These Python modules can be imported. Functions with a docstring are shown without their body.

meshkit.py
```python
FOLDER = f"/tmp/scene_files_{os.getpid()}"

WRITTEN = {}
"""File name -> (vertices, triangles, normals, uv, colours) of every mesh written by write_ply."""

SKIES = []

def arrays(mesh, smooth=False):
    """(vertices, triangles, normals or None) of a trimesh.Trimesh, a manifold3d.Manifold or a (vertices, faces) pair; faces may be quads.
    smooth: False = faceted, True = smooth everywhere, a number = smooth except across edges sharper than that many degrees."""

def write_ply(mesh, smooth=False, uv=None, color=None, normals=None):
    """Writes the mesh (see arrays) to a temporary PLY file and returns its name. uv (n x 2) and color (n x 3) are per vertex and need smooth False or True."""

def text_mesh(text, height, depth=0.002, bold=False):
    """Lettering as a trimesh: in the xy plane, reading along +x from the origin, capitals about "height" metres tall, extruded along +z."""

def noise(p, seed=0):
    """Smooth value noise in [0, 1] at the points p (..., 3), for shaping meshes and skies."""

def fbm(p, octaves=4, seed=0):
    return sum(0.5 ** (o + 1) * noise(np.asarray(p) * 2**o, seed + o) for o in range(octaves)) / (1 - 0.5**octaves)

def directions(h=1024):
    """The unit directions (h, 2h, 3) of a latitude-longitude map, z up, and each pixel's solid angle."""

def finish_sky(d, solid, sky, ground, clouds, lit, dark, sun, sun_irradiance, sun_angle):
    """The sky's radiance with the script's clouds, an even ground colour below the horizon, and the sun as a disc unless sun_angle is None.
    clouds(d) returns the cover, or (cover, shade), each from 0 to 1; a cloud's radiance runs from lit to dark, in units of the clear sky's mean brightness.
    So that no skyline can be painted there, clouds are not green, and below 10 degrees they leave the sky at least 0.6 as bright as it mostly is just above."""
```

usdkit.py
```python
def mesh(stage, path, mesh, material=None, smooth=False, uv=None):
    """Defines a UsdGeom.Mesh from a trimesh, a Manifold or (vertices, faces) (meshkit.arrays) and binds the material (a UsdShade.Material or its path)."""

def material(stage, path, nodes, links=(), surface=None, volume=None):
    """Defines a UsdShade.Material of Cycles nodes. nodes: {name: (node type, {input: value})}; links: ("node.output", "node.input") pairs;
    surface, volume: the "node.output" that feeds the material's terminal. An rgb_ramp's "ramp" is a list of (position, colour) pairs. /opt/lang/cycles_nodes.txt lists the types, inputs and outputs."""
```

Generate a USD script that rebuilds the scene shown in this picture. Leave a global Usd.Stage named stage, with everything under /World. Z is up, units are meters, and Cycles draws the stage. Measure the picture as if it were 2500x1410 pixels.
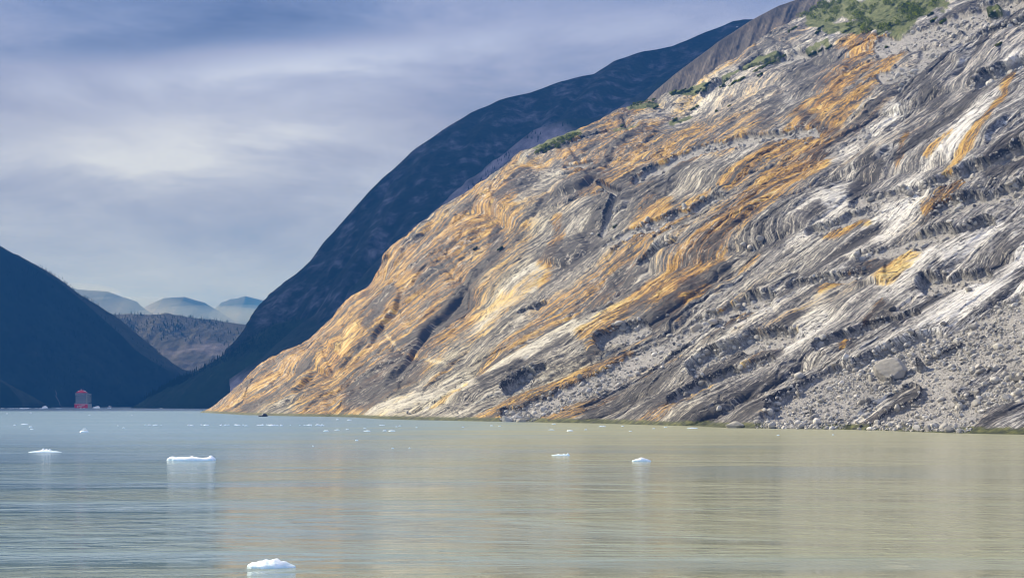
import math, random
import numpy as np, trimesh
from scipy.interpolate import RBFInterpolator, RegularGridInterpolator
from scipy.ndimage import gaussian_filter, map_coordinates
from scipy.spatial import cKDTree
from pxr import Usd, UsdGeom, UsdLux, UsdShade, Gf, Sdf, Vt
import usdkit, meshkit
from meshkit import fbm, noise

stage = Usd.Stage.CreateInMemory()
UsdGeom.SetStageUpAxis(stage, 'Z'); UsdGeom.SetStageMetersPerUnit(stage, 1.0)
UsdGeom.Xform.Define(stage, '/World'); UsdGeom.Scope.Define(stage, '/World/Looks')
rng = np.random.default_rng(11); random.seed(11)

# ------------------------------------------------------------------ camera, sky, sun, exposure
F, CX, HY, H = 3472.0, 1250.0, 984.6, 12.0      # focal length and horizon in the photograph's pixels, eye height in metres
EXPO = 0.50
cam = UsdGeom.Camera.Define(stage, '/World/Camera')
cam.CreateHorizontalApertureAttr(36.0); cam.CreateVerticalApertureAttr(36.0 * 577 / 1024)
cam.CreateFocalLengthAttr(36.0 * F / 2500); cam.CreateVerticalApertureOffsetAttr((HY - 705) * 36.0 / 2500)
cam.CreateClippingRangeAttr(Gf.Vec2f(0.5, 100000)); cam.CreateExposureAttr(EXPO)
cam.AddTranslateOp().Set(Gf.Vec3d(0, 0, H)); cam.AddRotateXOp().Set(90.0)

SUN_AZ = np.array([-0.83, 0.50]); SUN_EL = math.radians(37)
SUN_AZ = SUN_AZ / np.linalg.norm(SUN_AZ)
SUN = np.array([SUN_AZ[0] * math.cos(SUN_EL), SUN_AZ[1] * math.cos(SUN_EL), math.sin(SUN_EL)])
SKY_S = 0.06
def cloudcol(r, g, b):      # a display colour of the overcast as the value that the dome needs
    f = lambda c: (c / 255 / 12.92 if c < 10 else ((c / 255 + .055) / 1.055) ** 2.4)
    return tuple(f(c) / (2 ** EXPO) / SKY_S * t for c, t in ((r, 1.0), (g, 1.075), (b, 1.20)))
def sky_material():
    n, l = {}, []
    n['tc'] = ('texture_coordinate', {})
    n['sx'] = ('separate_xyz', {}); l.append(('tc.generated', 'sx.vector'))
    n['map'] = ('mapping', {'mapping_type': 'point', 'rotation': (0, -0.17, 0), 'scale': (5.5, 5.5, 19.0)}); l.append(('tc.generated', 'map.vector'))
    n['n1'] = ('noise_texture', {'scale': 1.0, 'detail': 10.0, 'roughness': 0.63, 'distortion': 0.3}); l.append(('map.vector', 'n1.vector'))
    n['map2'] = ('mapping', {'mapping_type': 'point', 'rotation': (0, -0.17, 0), 'scale': (2.2, 2.2, 8.0), 'location': (3.1, 1.7, 0.4)}); l.append(('tc.generated', 'map2.vector'))
    n['n2'] = ('noise_texture', {'scale': 1.0, 'detail': 4.0, 'roughness': 0.5}); l.append(('map2.vector', 'n2.vector'))
    def mth(k, op, a, b=None, c=None):
        n[k] = ('math', {'math_type': op})
        for i, v in ((1, a), (2, b), (3, c)):
            if v is None: continue
            if isinstance(v, str): l.append((v, f'{k}.value{i}'))
            else: n[k][1][f'value{i}'] = float(v)
        return k + '.value'
    # streaks of brighter cloud: soft bands about a line z = a + b x, within a range of x
    nn = mth('nn', 'subtract', 'n1.fac', 0.5)
    def streak(k, a, b, wz, x0, wx, amp):
        t = mth(k + 'a', 'multiply_add', 'sx.x', -b, 'sx.z'); t = mth(k + 'b', 'subtract', t, a)
        t = mth(k + 'w', 'multiply_add', nn, 0.045, t)
        t = mth(k + 'c', 'divide', t, wz); t = mth(k + 'd', 'multiply', t, t)
        u = mth(k + 'e', 'subtract', 'sx.x', x0); u = mth(k + 'f', 'divide', u, wx); u = mth(k + 'g', 'multiply', u, u)
        t = mth(k + 'h', 'add', t, u); t = mth(k + 'i', 'multiply', t, -1.0); t = mth(k + 'j', 'exponent', t)
        return mth(k + 'k', 'multiply', t, amp)
    def px(x, y):
        d = np.array([(x - CX) / F, 1, (HY - y) / F]); d /= np.linalg.norm(d); return d[0], d[2]
    parts = []
    for k, (xa, ya, xb, yb, wpx, hw, amp) in enumerate([(330, 190, 1150, 95, 460, 42, .30), (0, 400, 420, 345, 420, 95, .44), (600, 300, 950, 260, 420, 90, .16), (1500, 50, 2100, 90, 520, 40, .10),
                                                       (150, 110, 750, 85, 420, 32, -.22), (1200, 235, 1700, 200, 420, 40, -.10), (60, 0, 700, 20, 640, 85, -.30), (300, 700, 700, 700, 500, 60, .12), (950, 420, 1300, 380, 350, 40, .06)]):
        (ax, az), (bx, bz) = px(xa, ya), px(xb, yb); b = (bz - az) / (bx - ax)
        parts.append(streak(f's{k}', az - b * ax, b, hw / F, (ax + bx) / 2, wpx / F, amp))
    v = mth('v0', 'multiply_add', nn, 1.25, 0.49)
    w = mth('v1', 'subtract', 'n2.fac', 0.5); v = mth('v2', 'multiply_add', w, 0.55, v)
    for k, p in enumerate(parts): v = mth(f'add{k}', 'add', v, p)
    n['ramp'] = ('rgb_ramp', {'ramp': [(0.0, cloudcol(96, 114, 158)), (0.25, cloudcol(126, 141, 183)), (0.5, cloudcol(158, 166, 202)), (0.75, cloudcol(184, 192, 223)), (1.0, cloudcol(214, 221, 243))]})
    l.append((v, 'ramp.fac'))
    n['sky'] = ('sky_texture', {'sky_type': 'single_scattering', 'sun_disc': False, 'sun_elevation': SUN_EL, 'sun_rotation': math.atan2(SUN[0], SUN[1]), 'altitude': 0.0})
    n['mix'] = ('mix_color', {'blend_type': 'mix', 'fac': 0.96, 'use_clamp': True}); l.append(('sky.color', 'mix.a')); l.append(('ramp.color', 'mix.b'))
    n['bg'] = ('background_shader', {'strength': SKY_S}); l.append(('mix.result', 'bg.color'))
    return usdkit.material(stage, '/World/Looks/sky_clouds', n, l, surface='bg.background')
dome = UsdLux.DomeLight.Define(stage, '/World/sky')
UsdShade.MaterialBindingAPI.Apply(dome.GetPrim()).Bind(sky_material())
sun = UsdLux.DistantLight.Define(stage, '/World/sun')
sun.CreateNormalizeAttr(True); sun.CreateIntensityAttr(1.25); sun.CreateAngleAttr(0.53); sun.CreateColorAttr(Gf.Vec3f(1.0, 0.955, 0.88))
z = Gf.Vec3d(*SUN); m4 = Gf.Matrix4d(); m4.SetRotate(Gf.Rotation(Gf.Vec3d(0, 0, 1), z)); sun.AddTransformOp().Set(m4)

# ------------------------------------------------------------------ helpers
taken = {}
def numbered(path):
    k = taken.get(path, 0); taken[path] = k + 1
    return path if k == 0 else f'{path}_{k:03d}'
def tag(p, label=None, cat=None, group=None, kind=None):
    p = p.GetPrim() if hasattr(p, 'GetPrim') else p
    for k, v in (('label', label), ('category', cat), ('group', group), ('kind', kind)):
        if v: p.SetCustomDataByKey(k, v)
    return p
def path_of(parent): return '/World' if parent is None else str(parent.GetPath())
def obj(name, mesh, mat, parent=None, smooth=False):
    return usdkit.mesh(stage, numbered(path_of(parent) + '/' + name), mesh, mat, smooth=smooth).GetPrim()
def thing(name, label, cat, group=None, loc=(0, 0, 0), rz=0.0):
    x = UsdGeom.Xform.Define(stage, numbered('/World/' + name)); x.AddTranslateOp().Set(Gf.Vec3d(*map(float, loc)))
    if rz: x.AddRotateZOp().Set(float(rz))
    return tag(x, label, cat, group)
def mat(name, nodes, links, surface): return usdkit.material(stage, '/World/Looks/' + name, nodes, links, surface=surface)
def plain(name, col, rough=0.7, **kw):
    return mat(name, {'p': ('principled_bsdf', {'base_color': col, 'roughness': rough, **kw})}, [], 'p.BSDF')
def grid_mesh(P, smooth=True, flip=False):
    n, m = P.shape[:2]; i = np.arange(n * m).reshape(n, m)
    q = np.stack([i[:-1, :-1], i[1:, :-1], i[1:, 1:], i[:-1, 1:]], -1).reshape(-1, 4)
    if flip: q = q[:, ::-1]
    return P.reshape(-1, 3), q
def define_grid(name, P, material, flip=False, primvars=None, parent=None, facets=False):
    v, q = grid_mesh(P, flip=flip)
    ds, du = np.gradient(P, axis=0), np.gradient(P, axis=1)
    N = np.cross(ds, du); N /= np.linalg.norm(N, axis=-1, keepdims=True) + 1e-12
    if flip: N = -N
    m = UsdGeom.Mesh.Define(stage, numbered(path_of(parent) + '/' + name))
    m.CreatePointsAttr(Vt.Vec3fArray.FromNumpy(v.astype(np.float32)))
    f = np.vstack([q[:, [0, 1, 2]], q[:, [0, 2, 3]]])
    m.CreateFaceVertexCountsAttr(Vt.IntArray.FromNumpy(np.full(len(f), 3, np.int32)))
    m.CreateFaceVertexIndicesAttr(Vt.IntArray.FromNumpy(f.astype(np.int32).ravel()))
    m.CreateSubdivisionSchemeAttr('none')
    if not facets: m.CreateNormalsAttr(Vt.Vec3fArray.FromNumpy(N.reshape(-1, 3).astype(np.float32))); m.SetNormalsInterpolation('vertex')
    for k, a in (primvars or {}).items():
        UsdGeom.PrimvarsAPI(m).CreatePrimvar(k, Sdf.ValueTypeNames.Float3Array, 'vertex').Set(Vt.Vec3fArray.FromNumpy(a.reshape(-1, 3).astype(np.float32)))
    UsdShade.MaterialBindingAPI.Apply(m.GetPrim()).Bind(material)
    return m.GetPrim()
def at(x, y, D): return np.array([(x - CX) / F * D, D, H + (HY - y) / F * D])   # the point at depth D that the photograph shows at x, y
def on_water(x, y): return at(x, y, H * F / (y - HY))
def project(P): return CX + F * P[..., 0] / P[..., 1], HY - F * (P[..., 2] - H) / P[..., 1]
def sstep(a, b, x): t = np.clip((x - a) / (b - a), 0, 1); return t * t * (3 - 2 * t)
def seg_dist(X, Y, line):
    """Distance to a polyline, signed positive on its upper/left side, and the place along it (0..1)."""
    best = np.full(X.shape, 1e9); sign = np.ones(X.shape); along = np.zeros(X.shape)
    L = np.asarray(line, float); n = len(L) - 1
    for i in range(n):
        a, b = L[i], L[i + 1]; d = b - a; l2 = d @ d
        t = np.clip(((X - a[0]) * d[0] + (Y - a[1]) * d[1]) / l2, 0, 1)
        dx, dy = X - (a[0] + t * d[0]), Y - (a[1] + t * d[1]); r = np.hypot(dx, dy)
        w = r < best; best = np.where(w, r, best); along = np.where(w, (i + t) / n, along)
        sign = np.where(w, np.sign(d[0] * dy - d[1] * dx), sign)
    return best, -sign, along
def inside(X, Y, poly):
    r = np.zeros(X.shape, bool); L = np.asarray(poly, float)
    for (x0, y0), (x1, y1) in zip(L, np.roll(L, -1, 0)):
        r ^= ((y0 > Y) != (y1 > Y)) & (X < (x1 - x0) * (Y - y0) / (y1 - y0 + 1e-12) + x0)
    return r

# ------------------------------------------------------------------ the striped cliff: base form
TS, NI, O = np.array([-0.417, 0.909]), np.array([0.909, 0.417]), np.array([199.0, 552.0])
shore = [(2740, 1068), (2500, 1060), (2350, 1057), (2200, 1052), (2080, 1048), (1850, 1045), (1700, 1040), (1500, 1034), (1300, 1030), (1150, 1027), (950, 1023), (860, 1018), (760, 1016), (640, 1013.5), (560, 1010), (503, 1007)]
ctrl = [on_water(*p) for p in shore]
S = np.array([p[:2] for p in ctrl])
ctrl += [np.array([p[0] - 40 * NI[0], p[1] - 40 * NI[1], -16.0]) for p in ctrl[:-1]] + [np.array([-450, 1880, -18.0]), np.array([-470, 1960, -22.0])]
sil = [(520, 982, 1866), (560, 948, 1874), (590, 920, 1882), (640, 868, 1898), (690, 848, 1908), (740, 832, 1920), (800, 775, 1932), (860, 714, 1944), (925, 668, 1958), (940, 620, 1962), (1000, 570, 1970), (1060, 520, 1978), (1120, 475, 1988),
       (1190, 424, 2000), (1240, 396, 2008), (1300, 376, 2018), (1370, 350, 2026), (1410, 330, 2034), (1470, 292, 2044), (1530, 258, 2052), (1600, 238, 2060), (1680, 222, 2070), (1760, 178, 2085), (1850, 118, 2110), (1920, 62, 2130), (1990, 18, 2150), (2060, -40, 2180), (2160, -130, 2230)]
for x, y, D in sil:
    p = at(x, y, D); ctrl.append(p)
    ctrl.append(p + np.array([-10, 110, -30 - 0.10 * p[2]])); ctrl.append(p + np.array([20, 330, -110 - 0.25 * p[2]]))
    if x >= 1120:
        ctrl += [at(x, y + 24, D - 120), at(x, y + 80, D - 290)]
    elif x >= 690: ctrl += [at(x + 12, y + 22, D - 60)]
# the even slope between: measured off the fall line
for s, u, tanv in [(-200, 150, .66), (-200, 350, .69), (-200, 600, .70), (-200, 900, .68), (0, 80, .60), (0, 250, .66), (0, 546, .69), (0, 850, .68), (250, 100, .62), (250, 300, .68), (250, 600, .70), (250, 900, .69), (500, 100, .66), (500, 300, .71), (500, 600, .70), (500, 900, .655),
                   (800, 100, .70), (800, 300, .735), (800, 480, .70), (1000, 120, .74)]:
    q = O + s * TS + u * NI; d0 = np.min(np.hypot(*(S - q).T)); ctrl.append(np.array([*q, tanv * u]))
ctrl = np.array(ctrl)
rbf = RBFInterpolator(ctrl[:, :2] / 500, ctrl[:, 2], kernel='thin_plate_spline', smoothing=2e-4)

NS, NU = 1240, 830
xi = np.linspace(2760, 512, NS - 60)                      # even steps as the shoreline is seen
s_of = lambda x: (199 * F - (x - CX) * 552) / (0.909 * (x - CX) + 0.417 * F)
sv = np.concatenate([s_of(xi), s_of(512) + np.linspace(8, 380, 60)])
uv = np.concatenate([np.linspace(-26, 0, 14)[:-1], np.linspace(0, 1, NU - 13) ** 1.22 * 1000])
SS, UU = np.meshgrid(sv, uv, indexing='ij')
so = np.argsort((S - O) @ TS)
U0 = np.interp(SS, ((S - O) @ TS)[so], ((S - O) @ NI)[so]); U0 = gaussian_filter(U0, (6, 0))     # the shore bends: measure from it
UT = UU + U0
PX, PY = O[0] + SS * TS[0] + UT * NI[0], O[1] + SS * TS[1] + UT * NI[1]
cs, cu = np.linspace(sv[0], sv[-1], 100), np.linspace(UT.min(), UT.max(), 90)
CS, CU = np.meshgrid(cs, cu, indexing='ij')
Zc = rbf(np.stack([O[0] + CS * TS[0] + CU * NI[0], O[1] + CS * TS[1] + CU * NI[1]], -1).reshape(-1, 2) / 500).reshape(CS.shape)
B = map_coordinates(Zc, [(SS - cs[0]) / (cs[1] - cs[0]), (UT - cu[0]) / (cu[1] - cu[0])], order=3, mode='nearest')
P0 = np.stack([PX, PY, B], -1)
N0 = np.cross(np.gradient(P0, axis=1), np.gradient(P0, axis=0)); N0 *= np.sign(N0[..., 2:]); N0 /= np.linalg.norm(N0, axis=-1, keepdims=True)
IX, IY = project(P0)                                      # where each point of the slope appears in the photograph
DEPTH = P0[..., 1]; PXM = F / DEPTH
QQ = np.broadcast_to(np.concatenate([xi, 512 - 0.55 * np.linspace(8, 380, 60)])[:, None], SS.shape)   # cross coordinate (falls away to the far end)
# hump axes: lines of even CC
k_ = np.interp(SS, [-200, 100, 500, 900, 1300], [0.16, 0.16, 0.06, -0.16, -0.42])
CC = -(QQ - 2500) + k_ * UU * np.interp(SS, [-200, 0, 500, 1000, 1400], [4.6, 4.3, 1.75, 0.9, 0.6])
AA = UU * np.interp(SS, [-200, 0, 500, 1000, 1500], [5.0, 4.4, 3.4, 2.8, 2.4])
wob = (fbm(np.stack([CC / 260, AA / 420, 0 * CC], -1), 3, 5) - .5)
CW = CC + 90 * wob; AW = AA + 140 * (fbm(np.stack([CC / 300, AA / 300, 0 * CC + 7], -1), 2, 9) - .5)

def humps(count, w_rng, l_rng, seed, h_ratio, sharp):
    """Whalebacks: long swells with a blunt lower nose and a steeper near side. Sizes in photo pixels, heights in metres."""
    r = np.random.default_rng(seed); h = np.zeros(SS.shape); own = np.zeros(SS.shape)
    c1, a1 = CW, AW
    for k in range(count):
        c0 = r.uniform(c1.min(), c1.max()); a0 = r.uniform(-150, 3200); W = r.uniform(*w_rng); L = r.uniform(*l_rng)
        near = np.abs(CC - c0) < 2.2 * W + 60
        rows = np.nonzero(near.any(1))[0]
        if not len(rows): continue
        r0, r1 = rows[0], rows[-1] + 1
        cols = np.nonzero((np.abs(AA[r0:r1] - a0) < 1.6 * L + 120).any(0))[0]
        if not len(cols): continue
        sl = np.s_[r0:r1, cols[0]:cols[-1] + 1]
        c, a = (c1[sl] - c0) / W, (a1[sl] - a0) / L
        c = c + 0.25 * a * r.uniform(-1, 1)
        g = np.where(c > 0, np.clip(1 - (c / 1.35) ** 2, 0, 1), np.clip(1 - np.abs(c / 0.75) ** sharp, 0, 1))
        f = np.where(a < -0.35, np.clip(1 - ((-a - 0.35) / 0.42) ** 3, 0, 1), np.clip(1 - ((a + 0.35) / 1.55) ** 1.6, 0, 1))
        hh = W / PXM[sl] * h_ratio * r.uniform(.6, 1.15) * np.sqrt(g) * f
        h[sl] = np.maximum(h[sl], hh)
    return h
foc = np.interp(SS, [-300, 300, 900, 1500], [1.35, 1.35, 1.0, .8])
h1 = humps(330, (45, 105), (130, 420), 3, .36, 2.6)
h2 = humps(900, (16, 40), (60, 190), 4, .27, 2.2)
fold = lambda sc, sa, seed, o=3: fbm(np.stack([CW / sc, AW / sa, 0 * CC + seed], -1), o, seed) - .5
unit = 1 / PXM                                            # metres in one photo pixel
hh = (h1 + .55 * h2) * foc + 26 * unit * fold(150, 420, 21) * 1.0
# long ledges and creases that the photograph shows: the upper left side stands proud
jit0 = fbm(np.stack([CW / 22, AW / 160, 0 * CC + 3], -1), 3, 34) - .5
def ledge(line, px_h, decay, groove=0.0, gw=6.0, broken=True):
    global hh
    x0, y0 = np.min(line, 0) - 3 * decay; x1, y1 = np.max(line, 0) + 3 * decay
    m = (IX > x0) & (IX < x1) & (IY > y0) & (IY < y1)
    d, sg, t = seg_dist(IX[m], IY[m], line); d = d * sg + 26 * (fbm(np.stack([IX[m] / 95, IY[m] / 95, 0 * d], -1), 2, 2) - .5) + 3 * jit0[m]
    end = sstep(0, .14, t) * sstep(1, .86, t)
    if broken: end = end * (.25 + .9 * sstep(.36, .6, noise(np.stack([t * 5.5 + px_h, 0 * t, 0 * t + decay], -1), 6)))
    hh[m] += unit[m] * end * (px_h * sstep(-3, 4, d) * np.exp(-np.maximum(d, 0) / decay) - groove * np.exp(-(d + gw * .5) ** 2 / gw ** 2))
ledge([(940, 940), (985, 886), (1045, 805), (1095, 745), (1142, 690)], 9, 46, 12, 7, False)
ledge([(1140, 690), (1200, 622), (1290, 560), (1322, 500), (1335, 470)], 8, 50, 5, 4)
ledge([(1340, 485), (1380, 470), (1440, 440), (1480, 402), (1530, 345), (1580, 305), (1640, 262), (1700, 225)], 14, 50, 5, 6)
ledge([(1320, 660), (1380, 640), (1440, 600), (1490, 548), (1560, 470)], 11, 40, 5, 6)
ledge([(690, 985), (745, 930), (800, 878), (850, 838)], 7, 40, 5, 5)
ledge([(930, 650), (960, 618), (1010, 585), (1060, 545)], 6, 30, 4, 4)
ledge([(760, 900), (800, 905), (860, 880), (930, 800), (1000, 690)], 8, 36, 2, 5)
ledge([(1200, 960), (1300, 880), (1420, 800), (1540, 730), (1640, 680), (1760, 590), (1860, 510), (1960, 415), (2010, 370)], 5, 40, 3, 4)
ledge([(1930, 340), (1990, 280), (2050, 215), (2080, 150)], 5, 30, 2, 5)
ledge([(2120, 340), (2200, 280), (2290, 245), (2330, 190), (2380, 130)], 10, 60, 5, 7)
ledge([(1420, 760), (1520, 690), (1620, 610), (1700, 560)], 8, 36, 4, 5)
ledge([(1890, 500), (2000, 440), (2100, 400), (2230, 330)], 8, 30, 5, 5)
ledge([(2040, 700), (2110, 690), (2170, 690), (2230, 660)], 10, 40, 5, 5)
ledge([(1570, 790), (1640, 790), (1700, 740), (1800, 690)], 10, 45, 4, 6)
ledge([(1690, 860), (1800, 790), (1900, 720)], 7, 40, 4, 6)
ledge([(2240, 500), (2330, 440), (2420, 340), (2480, 280)], 8, 40, 4, 6)

# masks read off the photograph, for the rock's own colours; the dark one also paints in shade
jit = fbm(np.stack([CW / 40, AW / 130, 0 * CC + 3], -1), 4, 33) - .5
jit2 = fbm(np.stack([IX / 30, IY / 30, 0 * CC + 3], -1), 4, 43) - .5
wx = 46 * (fbm(np.stack([CW / 90, AW / 260, 0 * CC + 5], -1), 4, 53) - .5); wy = 46 * (fbm(np.stack([CW / 90, AW / 260, 0 * CC + 15], -1), 4, 57) - .5)
def strokes(items, jt, js, soft=False):
    m = np.zeros(SS.shape); IX, IY = (globals()['IX'] + soft * wx, globals()['IY'] + soft * wy)
    for line, hw, amp in items:
        line = np.asarray(line, float); e = 2.2 * hw + 12
        b = (IX > line[:, 0].min() - e) & (IX < line[:, 0].max() + e) & (IY > line[:, 1].min() - e) & (IY < line[:, 1].max() + e)
        d, _, t = seg_dist(IX[b], IY[b], line if len(line) > 1 else np.vstack([line, line + .5]))
        v = amp * (sstep(2.1, .1, d / hw + jt[b] * js) if soft else sstep(1.25, .55, d / hw + jt[b] * js))
        m[b] = np.maximum(m[b], v)
    return m
scree = strokes([(a_, .78 * b_, c_) for a_, b_, c_ in [([(1250, 1018), (1400, 965), (1550, 885), (1700, 805), (1870, 740)], 36, 1), ([(1470, 835), (1570, 795)], 22, .9), ([(1700, 905), (1810, 850), (1930, 822)], 26, 1), ([(1650, 985), (1760, 925), (1880, 880)], 20, .85),
                 ([(1480, 592), (1570, 556), (1660, 530), (1760, 486)], 18, 1), ([(1465, 450), (1515, 478), (1490, 520), (1465, 565)], 11, .75), ([(1560, 440), (1650, 392), (1730, 362), (1840, 345)], 20, 1),
                 ([(1790, 345), (1900, 335), (1985, 318)], 18, 1), ([(2090, 490), (2210, 468), (2350, 430), (2500, 372)], 24, 1), ([(1980, 565), (2060, 545), (2130, 505)], 20, 1), ([(2300, 510), (2400, 490), (2520, 455)], 28, 1),
                 ([(2260, 695), (2330, 690), (2400, 670)], 28, 1), ([(1930, 702), (2110, 660)], 13, .9), ([(2390, 800), (2520, 735)], 50, 1), ([(2150, 118), (2300, 72), (2490, 10)], 28, 1), ([(2390, 205), (2520, 145)], 20, 1),
                 ([(1820, 175), (1900, 152), (2010, 132)], 20, .9), ([(1720, 225), (1780, 200)], 12, .8), ([(2240, 170), (2150, 185)], 22, .9), ([(2400, 90), (2520, 60)], 16, .9), ([(1560, 640), (1650, 600)], 10, .9), ([(1380, 405), (1440, 398)], 8, .9), ([(2100, 620), (2200, 590), (2320, 560)], 14, .9),
                 ([(1330, 380), (1480, 320)], 5, .8), ([(1000, 1000), (1120, 965)], 5, .5), ([(1430, 760), (1480, 745)], 8, .6), ([(2000, 850), (2120, 800), (2240, 770)], 18, .9), ([(2240, 600), (2420, 540)], 14, .85), ([(1270, 760), (1330, 740)], 7, .8), ([(1240, 955), (1330, 905)], 14, .9)]], jit2, 1.5)
big = inside(IX, IY, [(1830, 1062), (1900, 975), (1990, 915), (2110, 880), (2210, 830), (2330, 800), (2560, 720), (2560, 965), (2420, 1000), (2360, 1062)])
scree = np.maximum(scree, gaussian_filter(big.astype(float), 5) * sstep(-.28, -.05, jit2 + .15))
bare = strokes([([(2090, 1045), (2170, 985), (2230, 965)], 20, 1), ([(2350, 960), (2440, 900)], 14, 1), ([(2270, 870), (2340, 840)], 12, .9)], jit, 1.2)
scree = np.clip(scree - bare, 0, 1)
rust = strokes([([(520, 1000), (640, 900), (760, 850), (900, 740)], 75, .66), ([(800, 960), (900, 860), (980, 740), (1080, 640), (1180, 540)], 95, .70), ([(930, 655), (1010, 600), (1090, 560), (1180, 555)], 38, .95), ([(1010, 672), (930, 742), (860, 812), (795, 885)], 18, 1),
                ([(1120, 640), (1110, 695)], 14, .95), ([(1065, 720), (1000, 880)], 9, .9), ([(1200, 440), (1330, 392), (1500, 330)], 20, .5), ([(1360, 540), (1350, 620), (1312, 700)], 13, .85), ([(1600, 500), (1560, 565)], 32, .85), ([(1240, 560), (1300, 500), (1420, 430), (1560, 330)], 50, .35),
                ([(1490, 790), (1600, 702), (1700, 622), (1800, 545), (1900, 452), (1990, 382)], 36, .9), ([(1450, 830), (1560, 760), (1680, 690)], 24, .7), ([(1910, 365), (1840, 400), (1780, 445)], 18, .8), ([(2130, 90), (2080, 165), (2020, 255), (1930, 335)], 34, .85), ([(2200, 130), (2130, 200), (2060, 280), (1985, 350)], 18, .7),
                ([(1400, 932), (1470, 890), (1535, 850)], 13, 1), ([(1255, 1006), (1325, 985)], 10, .95), ([(2485, 195), (2435, 280), (2400, 335)], 11, 1), ([(2395, 345), (2310, 430)], 8, .9), ([(2265, 500), (2320, 470), (2345, 440)], 13, 1), ([(2170, 695), (2225, 620)], 18, .95),
                ([(2150, 755), (2050, 850)], 5, .8), ([(1640, 760), (1690, 690)], 24, .8), ([(1060, 1000), (1140, 955)], 8, .8), ([(1500, 300), (1600, 250)], 26, .35), ([(1700, 330), (1850, 200)], 60, .30), ([(1260, 600), (1200, 690), (1130, 800)], 30, .4), ([(2020, 580), (2120, 545)], 8, .7),
                ([(2210, 330), (2190, 400)], 7, .7), ([(1330, 800), (1420, 730), (1520, 640)], 40, .5), ([(1200, 880), (1330, 790)], 24, .45), ([(1750, 700), (1850, 620)], 14, .55), ([(1130, 930), (1290, 850)], 8, .6), ([(2260, 380), (2330, 330)], 7, .8), ([(1660, 880), (1560, 930)], 6, .5), ([(2120, 640), (2000, 720)], 6, .6)], jit, 1.9, True)
rust = np.maximum(rust, .74 * sstep(.0, .18, fbm(np.stack([CW / 70, AW / 420, 0 * CC + 31], -1), 3, 59) - .5 + .05) * np.interp(IX, [500, 900, 1700, 2300], [1, 1, .7, .25]))

pale = strokes([([(2480, 165), (2350, 330), (2250, 450), (2150, 560)], 24, 1), ([(2100, 620), (1850, 745), (1700, 875)], 18, .8), ([(2500, 620), (2300, 800), (2130, 920)], 26, .9), ([(1050, 990), (1300, 862), (1500, 742)], 26, .8), ([(2250, 620), (2180, 700)], 30, .9), ([(1650, 960), (1800, 870)], 20, .6),
                ([(1180, 790), (1240, 730), (1330, 660)], 26, .7), ([(2050, 480), (1940, 590)], 30, .7), ([(1000, 680), (940, 740)], 10, .5), ([(870, 800), (840, 850)], 10, .6), ([(880, 1015), (1000, 985), (1150, 930)], 16, .8), ([(2010, 760), (1900, 850)], 22, .8), ([(2100, 1040), (2170, 985)], 9, .9), ([(2440, 1040), (2520, 990)], 12, .8), ([(940, 820), (1000, 870), (1090, 885)], 3, 1), ([(1890, 750), (1760, 830)], 18, .6), ([(1600, 300), (1760, 200)], 30, .4), ([(2150, 300), (2060, 360)], 40, .5), ([(2300, 640), (2440, 560)], 14, .8), ([(2420, 760), (2500, 690)], 12, .9)], jit, 1.6, True)
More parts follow.
